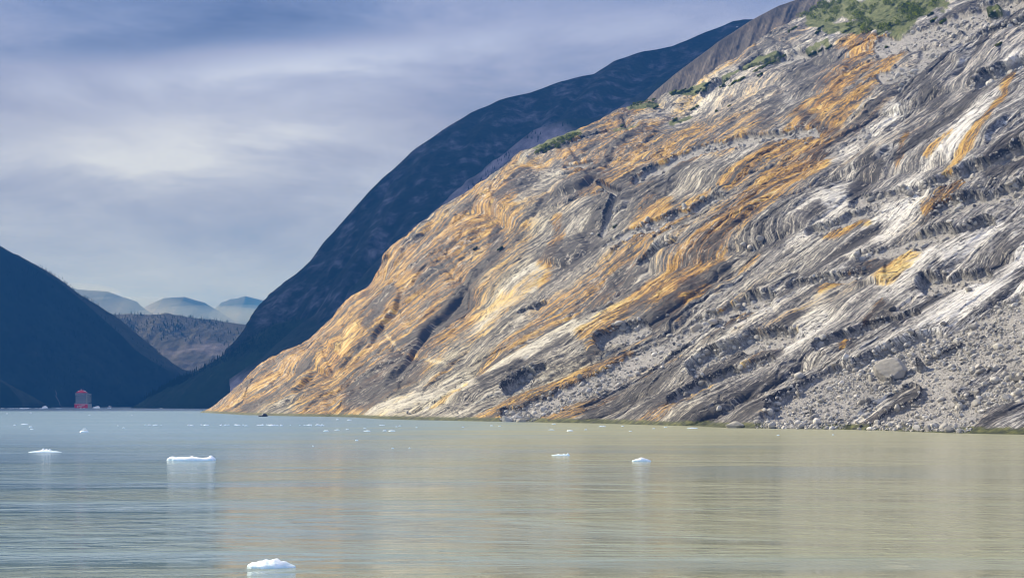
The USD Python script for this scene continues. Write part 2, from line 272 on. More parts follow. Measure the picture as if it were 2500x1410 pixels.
dark = strokes([([(1138, 695), (1092, 748), (1042, 808), (985, 885)], 9, 1), ([(880, 972), (940, 930), (985, 893)], 27, .85), ([(1335, 632), (1390, 615), (1440, 595)], 22, .8), ([(1375, 470), (1450, 422)], 20, .75), ([(1480, 402), (1575, 315)], 12, .7), ([(2255, 205), (2280, 240)], 26, .6), ([(2125, 395), (2085, 470)], 14, .9),  # stained rock, plus painted shade of crevice, overhangs and right-hand hump sides
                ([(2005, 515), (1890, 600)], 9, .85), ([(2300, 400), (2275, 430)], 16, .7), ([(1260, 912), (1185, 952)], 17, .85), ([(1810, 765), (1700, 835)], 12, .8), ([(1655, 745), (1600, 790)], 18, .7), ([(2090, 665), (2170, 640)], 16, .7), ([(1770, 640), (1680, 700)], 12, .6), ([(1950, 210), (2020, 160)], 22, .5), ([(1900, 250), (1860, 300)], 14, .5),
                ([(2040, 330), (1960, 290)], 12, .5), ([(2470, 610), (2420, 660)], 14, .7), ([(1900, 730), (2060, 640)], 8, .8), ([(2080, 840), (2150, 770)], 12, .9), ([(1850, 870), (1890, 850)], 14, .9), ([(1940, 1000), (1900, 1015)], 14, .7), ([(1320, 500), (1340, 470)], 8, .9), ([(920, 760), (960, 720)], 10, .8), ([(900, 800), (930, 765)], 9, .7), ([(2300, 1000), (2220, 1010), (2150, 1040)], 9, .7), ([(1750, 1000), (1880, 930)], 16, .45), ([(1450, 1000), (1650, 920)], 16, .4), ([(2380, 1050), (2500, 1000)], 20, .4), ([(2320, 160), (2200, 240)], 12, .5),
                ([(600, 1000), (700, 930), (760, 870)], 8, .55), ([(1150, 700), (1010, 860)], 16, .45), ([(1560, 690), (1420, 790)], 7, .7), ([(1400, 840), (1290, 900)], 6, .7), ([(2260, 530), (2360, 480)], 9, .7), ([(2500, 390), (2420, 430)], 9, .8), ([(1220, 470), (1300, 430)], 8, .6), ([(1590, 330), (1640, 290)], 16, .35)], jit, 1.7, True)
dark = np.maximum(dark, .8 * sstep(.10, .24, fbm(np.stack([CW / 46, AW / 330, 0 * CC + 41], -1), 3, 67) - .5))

veg = strokes([([(1995, 30), (2060, 10), (2130, 20), (2200, 25), (2280, 0)], 30, 1), ([(2030, 70), (2110, 60), (2200, 60)], 22, .9), ([(2140, 75), (2230, 50)], 16, .9), ([(1910, 30), (1960, 20)], 8, .9), ([(1820, 175), (1900, 142)], 7, 1), ([(1640, 220), (1720, 212)], 10, 1), ([(1310, 366), (1360, 345), (1412, 326)], 9, 1), ([(1530, 250), (1600, 240)], 6, .9),
               ([(1975, 125), (2020, 112)], 9, 1), ([(1770, 200), (1810, 185)], 6, 1), ([(1640, 290), (1680, 270)], 9, .6), ([(1500, 315), (1560, 300)], 6, .5), ([(2420, 38), (2440, 30)], 7, .8)], jit2, 1.4)

# hollows fill with stones
low = sstep(.50, .12, hh / (unit * 36 + 1e-9)); regional = np.interp(IX, [900, 1300, 1800, 2500], [.0, .16, .42, .55]) * sstep(1000, 1100, IX)
scree = np.clip(np.maximum(scree, low * regional * sstep(.02, .16, jit2 + .08)), 0, 1) * (1 - .9 * veg)
scree = sstep(.3, .7, scree + .55 * jit2 * (scree > .02) + .25 * jit * (scree > .02))
hh = hh * (1 - .6 * bare) * (1 - .85 * scree) + scree * unit * (3 + 7 * (fbm(np.stack([IX / 50, IY / 50, 0 * IX], -1), 3, 71) - .5))
smooth = gaussian_filter(hh, 1.2)
rock = 1 - scree
# foliation: the layers cut the swells, so the stripes bend over every nose
WW = CW * .3 + CC * .65 - .42 * smooth * PXM + 20 * fold(240, 600, 61) + 5 * fold(50, 160, 64)
WW = WW + np.interp(SS, [300, 1100], [0, .10]) * AA
lay = fbm(np.stack([WW / 13, AA / 260, 0 * CC], -1), 4, 81) - .5
lay2 = fbm(np.stack([WW / 4.5, AA / 120, 0 * CC + 4], -1), 3, 83) - .5
crack = np.abs(fbm(np.stack([CW / 55, AW / 240, 0 * CC + 9], -1), 3, 87) - .5)
rough = fbm(P0 / 3.4, 4, 91) - .5; rough2 = fbm(P0 / 13.0, 3, 92) - .5; rough3 = fbm(P0 / 1.1, 2, 93) - .5
def blocks(cw, ca, seed):
    """Broken blocks: every cell of a skewed net stands a little prouder or deeper than its neighbours."""
    q = np.stack([(WW + 8 * rough2) / cw, (AA + 1.1 * WW + 20 * rough2) / ca], -1); c = np.floor(q).astype(int); r = np.random.default_rng(seed); T = r.uniform(size=(256, 256, 3))
    best = np.full(SS.shape, 9.0); val = np.zeros(SS.shape); sec = np.full(SS.shape, 9.0)
    for i in (-1, 0, 1):
        for j in (-1, 0, 1):
            k = c + (i, j); t = T[k[..., 0] % 256, k[..., 1] % 256]; d = np.hypot(q[..., 0] - k[..., 0] - t[..., 0], q[..., 1] - k[..., 1] - t[..., 1])
            nearer = d < best; sec = np.where(nearer, best, np.minimum(sec, d)); val = np.where(nearer, t[..., 2], val); best = np.where(nearer, d, best)
    return val - .5, sec - best
bk1, be1 = blocks(70, 190, 1); bk2, be2 = blocks(20, 62, 2)
patch = np.interp(IX, [600, 1200, 1700], [.35, .6, 1.]) * sstep(-.12, .16, fbm(np.stack([CC / 170, AA / 220, 0 * CC + 50], -1), 3, 98) - .5)
hh = hh + rock * unit * (3.4 * lay + 2.4 * lay2 - 4 * np.exp(-(crack / .012) ** 2) + (5.5 * rough + 2.4 * rough3) * np.interp(IX, [600, 1200, 1700], [.5, .7, 1.]) + 9 * rough2 + (8.5 * bk1 - 3.2 * np.exp(-(be1 / .05) ** 2)) * (.35 + .65 * patch) + (4.6 * bk2 - 1.8 * np.exp(-(be2 / .09) ** 2)) * patch) + (1 - rock) * unit * (5.0 * rough + 2.5 * rough3)
lay3 = fbm(np.stack([WW / 2.3, AA / 70, 0 * CC + 8], -1), 2, 85) - .5
hh += rock * unit * 1.6 * lay3
hh -= gaussian_filter(hh, 60)
hh *= sstep(-6, 14, UU - 4) * .85 + .15
P1 = P0 + N0 * hh[..., None]
fol = np.stack([WW, AA, CW], -1)
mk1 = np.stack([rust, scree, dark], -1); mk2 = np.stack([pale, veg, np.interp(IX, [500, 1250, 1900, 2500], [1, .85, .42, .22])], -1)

def N(**k): return k
def rock_material():
    n, l = {}, []
    n['fol'] = ('attribute', {'attribute': 'fol'}); n['m1'] = ('attribute', {'attribute': 'mk1'}); n['m2'] = ('attribute', {'attribute': 'mk2'})
    n['s1'] = ('separate_xyz', {}); n['s2'] = ('separate_xyz', {}); l += [('m1.vector', 's1.vector'), ('m2.vector', 's2.vector')]
    n['geo'] = ('geometry', {}); n['gp'] = ('separate_xyz', {}); l.append(('geo.position', 'gp.vector'))
    def tex(k, scale, detail=5.0, rough=.6, loc=(0, 0, 0), dist=0.0):
        n[k + 'm'] = ('mapping', {'mapping_type': 'point', 'scale': scale, 'location': loc}); n[k] = ('noise_texture', {'scale': 1.0, 'detail': detail, 'roughness': rough, 'distortion': dist})
        l.extend([('fol.vector', k + 'm.vector'), (k + 'm.vector', k + '.vector')]); return k + '.fac'
    def ramp(k, src, stops): n[k] = ('rgb_ramp', {'ramp': stops}); l.append((src, k + '.fac')); return k + '.color'
    def mth(k, op, a, b=None, c=None, cl=False):
        n[k] = ('math', {'math_type': op, 'use_clamp': cl})
        for i, v in ((1, a), (2, b), (3, c)):
            if v is None: continue
            if isinstance(v, str): l.append((v, f'{k}.value{i}'))
            else: n[k][1][f'value{i}'] = float(v)
        return k + '.value'
    def mix(k, f, a, b, mode='mix'):
        n[k] = ('mix_color', {'blend_type': mode, 'use_clamp': True})
        for s, v in (('fac', f), ('a', a), ('b', b)):
            if isinstance(v, str): l.append((v, f'{k}.{s}'))
            else: n[k][1][s] = v
        return k + '.result'
    def rng_(k, v, a, b): n[k] = ('map_range', {'range_type': 'smoothstep', 'from_min': a, 'from_max': b, 'to_min': 0.0, 'to_max': 1.0, 'clamp': True}); l.append((v, k + '.value')); return k + '.result'
    b1 = tex('b1', (.050, .0027, .0), 8.0, .72, dist=.12); b2 = tex('b2', (.26, .011, .0), 5.0, .66, (7, 3, 0), dist=.15); b3 = tex('b3', (.011, .0026, .0), 4.0, .58, (2, 9, 0))
    n['b4'] = ('noise_texture', {'scale': .55, 'detail': 6.0, 'roughness': .74}); l.append(('geo.position', 'b4.vector')); b4 = 'b4.fac'
    v = mth('va', 'multiply_add', b2, 1.0, b1); v = mth('vb', 'multiply_add', b4, .75, v); v = mth('vc', 'multiply_add', 's2.x', .24, v); v = mth('vd', 'multiply_add', 's1.z', -.36, v); v = mth('ve0', 'subtract', v, 1.375); v = mth('ve', 'multiply_add', v, 1.65, .492)
    grey = ramp('grey', v, [(.0, (0.0260, 0.0260, 0.0307)), (.30, (0.0465, 0.0465, 0.0539)), (.40, (0.1070, 0.1070, 0.1163)), (.48, (0.1767, 0.1748, 0.1814)), (.56, (0.2511, 0.2465, 0.2437)), (.64, (0.3813, 0.3720, 0.3581)), (.76, (0.5766, 0.5580, 0.5301)), (1., (0.7068, 0.6882, 0.6603))])
    tan = ramp('tan', v, [(.0, (0.0263, 0.0214, 0.0136)), (.30, (0.0510, 0.0398, 0.0237)), (.40, (0.1044, 0.0842, 0.0480)), (.48, (0.1702, 0.1377, 0.0734)), (.57, (0.2475, 0.2028, 0.1044)), (.67, (0.3557, 0.3022, 0.1637)), (1., (0.5259, 0.4667, 0.2766))])
    gold = ramp('gold', v, [(.0, (.022, .013, .008)), (.30, (.055, .029, .012)), (.41, (.125, .064, .018)), (.49, (.225, .110, .017)), (.57, (.34, .178, .020)), (.68, (.46, .270, .042)), (1., (.62, .48, .19))])
    orange = ramp('orange', v, [(.2, (.07, .028, .012)), (.42, (.18, .072, .014)), (.52, (.34, .145, .018)), (.65, (.48, .25, .036)), (1., (.64, .45, .17))])
    warm = mth('w1', 'multiply_add', b3, 1.6, -.75, cl=True); warm = mth('w2', 'multiply', warm, 's2.z', cl=True); warm = mth('w3', 'multiply_add', 's2.z', .62, warm, cl=True)
    c = mix('c1', warm, grey, tan)
    rs = mth('r1', 'multiply_add', b1, 2.4, -1.2); rs = mth('r1b', 'multiply_add', b2, 2.2, rs); rs = mth('r1c', 'multiply_add', b4, 1.0, rs); rs = mth('r2', 'multiply_add', 's1.x', 1.0, rs); rs = mth('r3', 'subtract', rs, 1.98)
    rs = rng_('r4', rs, -.12, .35); rs = mth('r5', 'multiply', rs, rng_('r6', 's1.x', .05, .45))
    # thin iron veins on the bare rock too
    vein = rng_('v1', b2, .64, .72); vein = mth('v2', 'multiply', vein, rng_('v3', b3, .47, .60)); vein = mth('v4', 'multiply', vein, .5); rs = mth('r7', 'maximum', rs, vein)
    c = mix('c2', rs, c, gold)
    og = rng_('o1', b3, .52, .66); og = mth('o1b', 'multiply', og, rng_('o1c', b1, .44, .58)); og = mth('o2', 'multiply', og, rng_('o3', 's1.x', .7, .95)); og = mth('o4', 'multiply', og, rs); c = mix('c3', og, c, orange)
    dk = mth('d1', 'multiply', 's1.z', .42); c = mix('c4', dk, c, ramp('dkc', b1, [(.3, (.018, .016, .018)), (.55, (.05, .042, .04)), (.75, (.16, .14, .13))]))  # darkens stains and the painted shade alike
    # a few straight pale dykes
    n['vor'] = ('noise_texture', {'scale': .02, 'detail': 3.0, 'roughness': .6}); l.append(('geo.position', 'vor.vector'))
    # gravel
    n['g1'] = ('voronoi_texture', {'scale': 1.1, 'feature': 'f1', 'detail': 2.0}); l.append(('geo.position', 'g1.vector'))
    n['g2'] = ('noise_texture', {'scale': .35, 'detail': 6.0, 'roughness': .7}); l.append(('geo.position', 'g2.vector'))
    gv = ramp('gv', 'g1.color', [(.0, (.09, .085, .075)), (.35, (.19, .18, .16)), (.7, (.30, .285, .26)), (1., (.46, .44, .41))])
    gv = mix('gvn', .6, gv, ramp('gvr', 'g2.fac', [(.3, (.12, .11, .095)), (.5, (.22, .205, .18)), (.7, (.36, .34, .31))]))
    sc = mth('sc1', 'multiply_add', b4, 1.5, -.75); sc = mth('sc2', 'add', 's1.y', sc); sc = rng_('sc3', sc, .3, .7)
    # seams: thin dark mica layers and thin pale veins along the banding
    sa = tex('sa', (.085, .0075, .0), 5.0, .62, (11, 5, 0), .15); sb = tex('sb', (.060, .0060, .0), 5.0, .62, (3, 17, 0), .15); jn = tex('jn', (.012, .010, .0), 6.0, .68, (5, 1, 0), .6)
    def thin(k, src, mid, w): q = mth(k + 'a', 'subtract', src, mid); q = mth(k + 'b', 'absolute', q); q = rng_(k + 'c', q, w, w * .25); return q
    ds = thin('ds', sa, .5, .022); ds = mth('ds1', 'multiply', ds, rng_('ds2', b3, .38, .55)); ds = mth('ds3', 'multiply', ds, .92)
    c = mix('c4a', ds, c, (.022, .019, .018))
    ps = thin('ps', sb, .47, .010); ps = mth('ps1', 'multiply', ps, rng_('ps2', b3, .62, .46)); ps = mth('ps3', 'multiply', ps, .5)
    c = mix('c4b', ps, c, (.66, .60, .49))
    js = thin('js', jn, .5, .0075); js = mth('js1', 'multiply', js, .85); c = mix('c4c', js, c, (.018, .016, .015))
    sp = rng_('spk', b4, .60, .74); sp = mth('spk1', 'multiply', sp, .45); c = mix('c4d', sp, c, (.03, .028, .028))
    c = mix('c5', sc, c, gv)
    # moss and soil under the bushes
    vg = mth('vg1', 'multiply_add', 'g2.fac', .9, -.45); vg = mth('vg2', 'add', 's2.y', vg); vg = rng_('vg3', vg, .3, .6)
    c = mix('c6', vg, c, ramp('vgc', 'g2.fac', [(.3, (.030, .042, .005)), (.5, (.075, .095, .005)), (.7, (.16, .145, .06))]))
    # weed at the tide line
    n['t0'] = ('noise_texture', {'scale': .25, 'detail': 5.0, 'roughness': .65}); l.append(('geo.position', 't0.vector'))
    tz = mth('t1', 'multiply_add', 't0.fac', -4.0, 'gp.z'); al = rng_('t2', tz, 1.1, -.25); c = mix('c7', al, c, ramp('alc', 't0.fac', [(.35, (.018, .020, .008)), (.5, (.055, .062, .014)), (.65, (.13, .13, .035))]))
    # bump
    hb = mth('h1', 'multiply_add', b4, 1.0, 'b2.fac'); hb = mth('h1b', 'multiply_add', b1, .8, hb); hb = mth('h1c', 'multiply_add', ds, -.5, hb); hb = mth('h1d', 'multiply_add', js, -1.0, hb); hg = mth('h2', 'multiply', 'g1.distance', -1.2); n['hm'] = ('mix_float', {}); l += [(sc, 'hm.fac'), (hb, 'hm.a'), (hg, 'hm.b')]
    n['bp'] = ('bump', {'strength': .55, 'distance': 1.0}); l.append(('hm.result', 'bp.height'))
    n['p'] = ('principled_bsdf', {'roughness': .72, 'specular_ior_level': .3}); l += [(c, 'p.base_color'), ('bp.normal', 'p.normal')]
    return mat('banded_gneiss', n, l, 'p.BSDF')
ROCK = rock_material()
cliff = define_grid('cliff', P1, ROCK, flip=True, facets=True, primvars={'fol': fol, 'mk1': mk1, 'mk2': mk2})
tag(cliff, 'steep ice-polished rock slope striped grey, white and rusty gold above the water', 'cliff', kind='structure')
FX, FY = project(P1)

# ------------------------------------------------------------------ hills further off
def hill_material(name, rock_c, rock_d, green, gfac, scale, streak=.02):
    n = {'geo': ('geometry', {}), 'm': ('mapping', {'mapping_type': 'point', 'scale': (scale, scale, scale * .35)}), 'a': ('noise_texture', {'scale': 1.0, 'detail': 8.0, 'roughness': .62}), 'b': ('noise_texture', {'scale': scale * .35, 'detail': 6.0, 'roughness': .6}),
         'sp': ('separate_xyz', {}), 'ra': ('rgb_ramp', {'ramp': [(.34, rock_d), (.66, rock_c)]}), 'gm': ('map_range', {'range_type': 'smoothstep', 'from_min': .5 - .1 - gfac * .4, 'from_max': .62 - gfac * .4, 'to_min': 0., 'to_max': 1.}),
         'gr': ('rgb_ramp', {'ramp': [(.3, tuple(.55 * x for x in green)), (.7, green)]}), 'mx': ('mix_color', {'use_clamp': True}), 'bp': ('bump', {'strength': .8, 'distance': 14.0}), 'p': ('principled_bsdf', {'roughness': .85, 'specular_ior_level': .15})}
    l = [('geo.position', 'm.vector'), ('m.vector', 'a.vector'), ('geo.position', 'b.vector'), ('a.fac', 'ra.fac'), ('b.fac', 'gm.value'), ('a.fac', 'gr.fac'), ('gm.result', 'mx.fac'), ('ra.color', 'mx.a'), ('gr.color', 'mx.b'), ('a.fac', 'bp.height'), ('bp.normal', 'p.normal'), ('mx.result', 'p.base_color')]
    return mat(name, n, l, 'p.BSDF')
def hill(name, ridge, depth0, depth1, foot, material, label, seed, relief=30.0, n=(420, 150), back=900.0, foot_y=None, ribs=1.0, cat='hill', profile=1.0, toe=None):
    """A hill from its skyline (photo x, y, metres away) down to a foot line nearer the camera."""
    R = np.array([at(*p) for p in ridge])
    t = np.linspace(0, 1, n[0]); w = np.concatenate([[0], np.cumsum(np.linalg.norm(np.diff(R, axis=0), axis=1))]); w /= w[-1]
    ridge3 = np.stack([np.interp(t, w, R[:, k]) for k in range(3)], -1)
    Fp = np.array(foot, float); wf = np.linspace(0, 1, len(Fp)); foot3 = np.stack([np.interp(t, wf, Fp[:, k]) for k in range(3)], -1)
    v = np.linspace(0, 1, n[1])[None, :, None]
    front = foot3[:, None] * (1 - v) + ridge3[:, None] * v
    front[..., 2] = foot3[:, None, 2] + (ridge3[:, None, 2] - foot3[:, None, 2]) * (v[..., 0] ** profile)
    nb = 40; vb = np.linspace(0, 1, nb + 1)[None, 1:, None]
    backp = np.repeat(ridge3[:, None], nb, 1) + vb * np.array([0, back, 0]); backp[..., 2] = ridge3[:, None, 2] * (1 - .95 * vb[..., 0] ** 1.6) - 6 * vb[..., 0]
    P = np.concatenate([front, backp], 1)
    Nn = np.cross(np.gradient(P, axis=1), np.gradient(P, axis=0)); Nn *= np.sign(Nn[..., 2:] + 1e-9); Nn /= np.linalg.norm(Nn, axis=-1, keepdims=True)
    along = (t * np.linalg.norm(R[-1] - R[0]))[:, None] + 0 * P[..., 0]; up = P[..., 2]
    lam = relief * 9
    h = relief * (fbm(P / lam, 5, seed) - .5) * 1.2 + ribs * relief * (fbm(np.stack([along / (lam * .42), up / (lam * 2.4), 0 * up], -1), 4, seed + 3) - .5) + .34 * relief * (fbm(P / (lam * .13), 4, seed + 5) - .5)
    edge = np.concatenate([np.linspace(0, 1, n[1]), np.linspace(1, 0, nb)])[None, :]
    fade = np.clip(edge * 6, .15, 1) * np.where(np.arange(n[1] + nb) < n[1], np.clip((1 - edge) * 8, .15, 1), 1)
    P = P + Nn * (h * fade)[..., None]
    o = define_grid(name, P, material, primvars=None, flip=True)
    tag(o, label, cat, kind='structure')
    return P
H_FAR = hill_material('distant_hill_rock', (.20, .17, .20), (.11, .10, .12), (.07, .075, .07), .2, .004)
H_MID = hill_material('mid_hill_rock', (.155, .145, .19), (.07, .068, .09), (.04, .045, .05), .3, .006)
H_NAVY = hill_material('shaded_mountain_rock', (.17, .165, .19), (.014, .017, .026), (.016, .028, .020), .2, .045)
H_LEFT = hill_material('wooded_mountain', (.060, .060, .066), (.022, .030, .034), (.010, .026, .020), .65, .008)
H_SHO = hill_material('shoulder_rock', (.44, .37, .40), (.10, .088, .10), (.025, .04, .022), .15, .012)
H_BLUFF = hill_material('bluff_rock', (.27, .18, .165), (.08, .065, .065), (.022, .045, .018), .62, .016)
W = lambda x, y: on_water(x, y)
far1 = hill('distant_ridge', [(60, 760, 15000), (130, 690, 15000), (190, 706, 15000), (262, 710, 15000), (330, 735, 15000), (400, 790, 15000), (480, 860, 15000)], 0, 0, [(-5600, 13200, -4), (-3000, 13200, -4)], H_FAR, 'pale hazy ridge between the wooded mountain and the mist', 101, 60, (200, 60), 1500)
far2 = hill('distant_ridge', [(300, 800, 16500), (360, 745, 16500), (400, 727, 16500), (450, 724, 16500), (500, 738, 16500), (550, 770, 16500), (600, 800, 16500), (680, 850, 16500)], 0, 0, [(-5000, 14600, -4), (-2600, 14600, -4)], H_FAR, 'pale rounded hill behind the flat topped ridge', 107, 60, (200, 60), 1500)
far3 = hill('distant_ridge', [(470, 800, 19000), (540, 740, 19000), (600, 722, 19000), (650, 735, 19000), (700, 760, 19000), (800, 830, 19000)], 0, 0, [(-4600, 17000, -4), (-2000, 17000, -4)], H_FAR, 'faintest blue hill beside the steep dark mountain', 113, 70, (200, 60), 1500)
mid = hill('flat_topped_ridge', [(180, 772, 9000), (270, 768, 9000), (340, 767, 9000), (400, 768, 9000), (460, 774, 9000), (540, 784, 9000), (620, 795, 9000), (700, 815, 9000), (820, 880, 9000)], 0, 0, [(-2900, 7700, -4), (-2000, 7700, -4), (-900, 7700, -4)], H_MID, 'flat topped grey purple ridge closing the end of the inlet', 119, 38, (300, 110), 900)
left = hill('wooded_mountain', [(-420, 400, 4700), (-250, 500, 4750), (-120, 555, 4800), (0, 604, 4850), (60, 635, 4900), (110, 668, 4950), (160, 700, 5000), (210, 740, 5050), (250, 775, 5080), (290, 810, 5100), (330, 852, 5130), (370, 880, 5170), (410, 905, 5200), (470, 940, 5280), (540, 975, 5400), (600, 994, 5500)], 0, 0,
            [(-3100, 4180, -4), (-2300, 4330, -4), (-1750, 4500, -4), (-1500, 4700, -4), (-1350, 5000, -4), (-1050, 5380, -4)], H_LEFT, 'dark blue wooded mountain falling to the inlet behind the ship', 127, 34, (420, 150), 1600)
spur = hill('shore_spur', [(-220, 870, 3650), (-60, 890, 3680), (0, 930, 3700), (22, 945, 3710), (45, 970, 3730), (64, 992, 3760)], 0, 0, [(-1700, 3560, -3), (-1400, 3600, -3), (-1262, 3740, -3)], H_LEFT, 'small dark spur running into the water at the far left', 131, 12, (140, 60), 300)
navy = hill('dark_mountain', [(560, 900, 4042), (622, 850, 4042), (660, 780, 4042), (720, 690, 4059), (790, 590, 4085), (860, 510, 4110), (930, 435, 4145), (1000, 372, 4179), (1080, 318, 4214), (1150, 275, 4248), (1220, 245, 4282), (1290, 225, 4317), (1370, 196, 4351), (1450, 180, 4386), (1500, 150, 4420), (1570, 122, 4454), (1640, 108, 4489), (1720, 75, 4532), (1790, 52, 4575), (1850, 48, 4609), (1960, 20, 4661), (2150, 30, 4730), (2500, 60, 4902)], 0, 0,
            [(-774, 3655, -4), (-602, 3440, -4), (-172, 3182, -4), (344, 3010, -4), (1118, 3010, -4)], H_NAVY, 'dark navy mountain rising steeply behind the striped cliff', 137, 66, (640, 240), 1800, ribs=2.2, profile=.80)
shoul = hill('rock_shoulder', [(560, 925, 3550), (640, 870, 3550), (720, 800, 3555), (800, 745, 3560), (870, 690, 3565), (905, 650, 3570), (960, 600, 3580), (1030, 540, 3590), (1110, 470, 3610), (1180, 420, 3630), (1240, 368, 3650), (1300, 318, 3670), (1380, 290, 3690), (1450, 288, 3720), (1500, 270, 3740), (1580, 215, 3770), (1680, 165, 3800), (1800, 130, 3850), (2000, 90, 3900)], 0, 0,
            [(-640, 3250, -4), (-400, 3050, -4), (100, 2900, -4), (700, 2900, -4)], H_SHO, 'purple grey rock shoulder between the cliff and the dark mountain', 139, 30, (420, 160), 800, ribs=1.0)
bluff = hill('wooded_bluff', [(322, 996, 3760), (340, 985, 3755), (365, 968, 3750), (400, 945, 3740), (440, 922, 3730), (480, 905, 3715), (520, 882, 3700), (560, 858, 3690), (600, 832, 3680), (640, 810, 3670), (670, 792, 3660), (720, 780, 3655), (800, 775, 3650), (950, 790, 3640)], 0, 0,
             [(-1006, 3740, -4), (-930, 3640, -4), (-800, 3560, -4), (-600, 3450, -4), (-300, 3350, -4)], H_BLUFF, 'wooded bluff with bare reddish rock at its waterline', 149, 16, (360, 120), 500, profile=.75)

# a smooth brown rock dome above the cliff, nearer than the dark mountain
def dome_material():
    n = {'geo': ('geometry', {}), 'm': ('mapping', {'mapping_type': 'point', 'rotation': (0.2, 0.75, .4), 'scale': (.25, .02, .05)}), 'a': ('noise_texture', {'scale': 1.0, 'detail': 7.0, 'roughness': .65, 'distortion': .4}), 'b': ('noise_texture', {'scale': .012, 'detail': 4.0, 'roughness': .55}),
         'r': ('rgb_ramp', {'ramp': [(.3, (.034, .029, .027)), (.5, (.058, .049, .043)), (.62, (.105, .084, .066)), (.75, (.22, .17, .12))]}), 'x': ('math', {'math_type': 'multiply_add', 'value2': .7, 'value3': -.1}), 'y': ('math', {'math_type': 'multiply_add', 'value2': .5}), 'bp': ('bump', {'strength': .6, 'distance': 2.0}), 'p': ('principled_bsdf', {'roughness': .8, 'specular_ior_level': .25})}
    l = [('geo.position', 'm.vector'), ('m.vector', 'a.vector'), ('geo.position', 'b.vector'), ('a.fac', 'x.value1'), ('b.fac', 'y.value1'), ('x.value', 'y.value3'), ('y.value', 'r.fac'), ('a.fac', 'bp.height'), ('bp.normal', 'p.normal'), ('r.color', 'p.base_color')]
    return mat('brown_dome_rock', n, l, 'p.BSDF')
domeP = hill('rock_dome', [(1560, 262, 2310), (1600, 222, 2320), (1640, 188, 2330), (1700, 142, 2350), (1760, 98, 2370), (1830, 52, 2400), (1900, 15, 2430), (1960, -6, 2460), (2060, -50, 2500), (2200, -110, 2560)], 0, 0,
             [at(1500, 420, 2120), at(1700, 330, 2130), at(1900, 180, 2150), at(2150, 0, 2230)], dome_material(), 'smooth dark brown rock dome above the top of the striped cliff', 151, 7, (300, 120), 400, ribs=1.2)

# ------------------------------------------------------------------ water
def water_material():
    n = {'geo': ('geometry', {}), 'sp': ('separate_xyz', {}),
         'm1': ('mapping', {'mapping_type': 'point', 'rotation': (0, 0, .12), 'scale': (.22, .38, 1.)}), 'w1': ('noise_texture', {'scale': 1.0, 'detail': 5.0, 'roughness': .6, 'distortion': 1.0}),
         'm2': ('mapping', {'mapping_type': 'point', 'rotation': (0, 0, -.15), 'scale': (.035, .075, 1.)}), 'w2': ('noise_texture', {'scale': 1.0, 'detail': 4.0, 'roughness': .6, 'distortion': .6}),
         'm3': ('mapping', {'mapping_type': 'point', 'rotation': (0, 0, .1), 'scale': (.006, .022, 1.)}), 'w3': ('noise_texture', {'scale': 1.0, 'detail': 5.0, 'roughness': .6, 'distortion': .5}),
         'calm': ('map_range', {'range_type': 'smoothstep', 'from_min': .42, 'from_max': .60, 'to_min': .22, 'to_max': 1.0}),
         'lr': ('map_range', {'range_type': 'smoothstep', 'from_min': -60., 'from_max': 80., 'to_min': 1.0, 'to_max': .55}),
         'amp': ('math', {'math_type': 'multiply'}), 'h0': ('math', {'math_type': 'multiply_add', 'value2': 2.6}), 'h': ('math', {'math_type': 'multiply'}),
         'bp': ('bump', {'strength': 1.0, 'distance': .85}),
         'reflect_x': ('math', {'math_type': 'multiply_add', 'value2': .0030, 'value3': -.28}), 'pl2': ('math', {'math_type': 'add'}), 'silt_reflect': ('rgb_ramp', {'ramp': [(.12, (.155, .245, .300)), (.38, (.200, .275, .265)), (.62, (.300, .310, .185)), (.9, (.330, .325, .195))]}),  # silt colour, with sky reflection painted blue at left, cliff reflection tan at right
         'rf': ('map_range', {'range_type': 'smoothstep', 'from_min': 120., 'from_max': 800., 'to_min': .07, 'to_max': .30}), 'p': ('principled_bsdf', {'ior': 1.333, 'specular_ior_level': .5})}
    l = [('geo.position', 'm1.vector'), ('m1.vector', 'w1.vector'), ('geo.position', 'm2.vector'), ('m2.vector', 'w2.vector'), ('geo.position', 'm3.vector'), ('m3.vector', 'w3.vector'), ('w3.fac', 'calm.value'), ('geo.position', 'sp.vector'), ('sp.x', 'lr.value'), ('sp.y', 'rf.value'), ('rf.result', 'p.roughness'),
         ('calm.result', 'amp.value1'), ('lr.result', 'amp.value2'), ('w2.fac', 'h0.value1'), ('w1.fac', 'h0.value3'), ('h0.value', 'h.value1'), ('amp.value', 'h.value2'), ('h.value', 'bp.height'), ('bp.normal', 'p.normal'),
         ('sp.x', 'reflect_x.value1'), ('reflect_x.value', 'pl2.value1'), ('w3.fac', 'pl2.value2'), ('pl2.value', 'silt_reflect.fac'), ('silt_reflect.color', 'p.base_color')]
    n['reflect_x'][1]['value3'] = .02
    return mat('silty_water', n, l, 'p.BSDF')
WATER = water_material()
gx, gy = np.linspace(-9000, 9000, 61), np.concatenate([np.linspace(-900, 900, 31), np.linspace(960, 21000, 60)])
GX, GY = np.meshgrid(gx, gy, indexing='ij')
tag(define_grid('water', np.stack([GX, GY, 0 * GX], -1), WATER), 'milky grey green inlet water with light ripples', 'water', kind='structure')

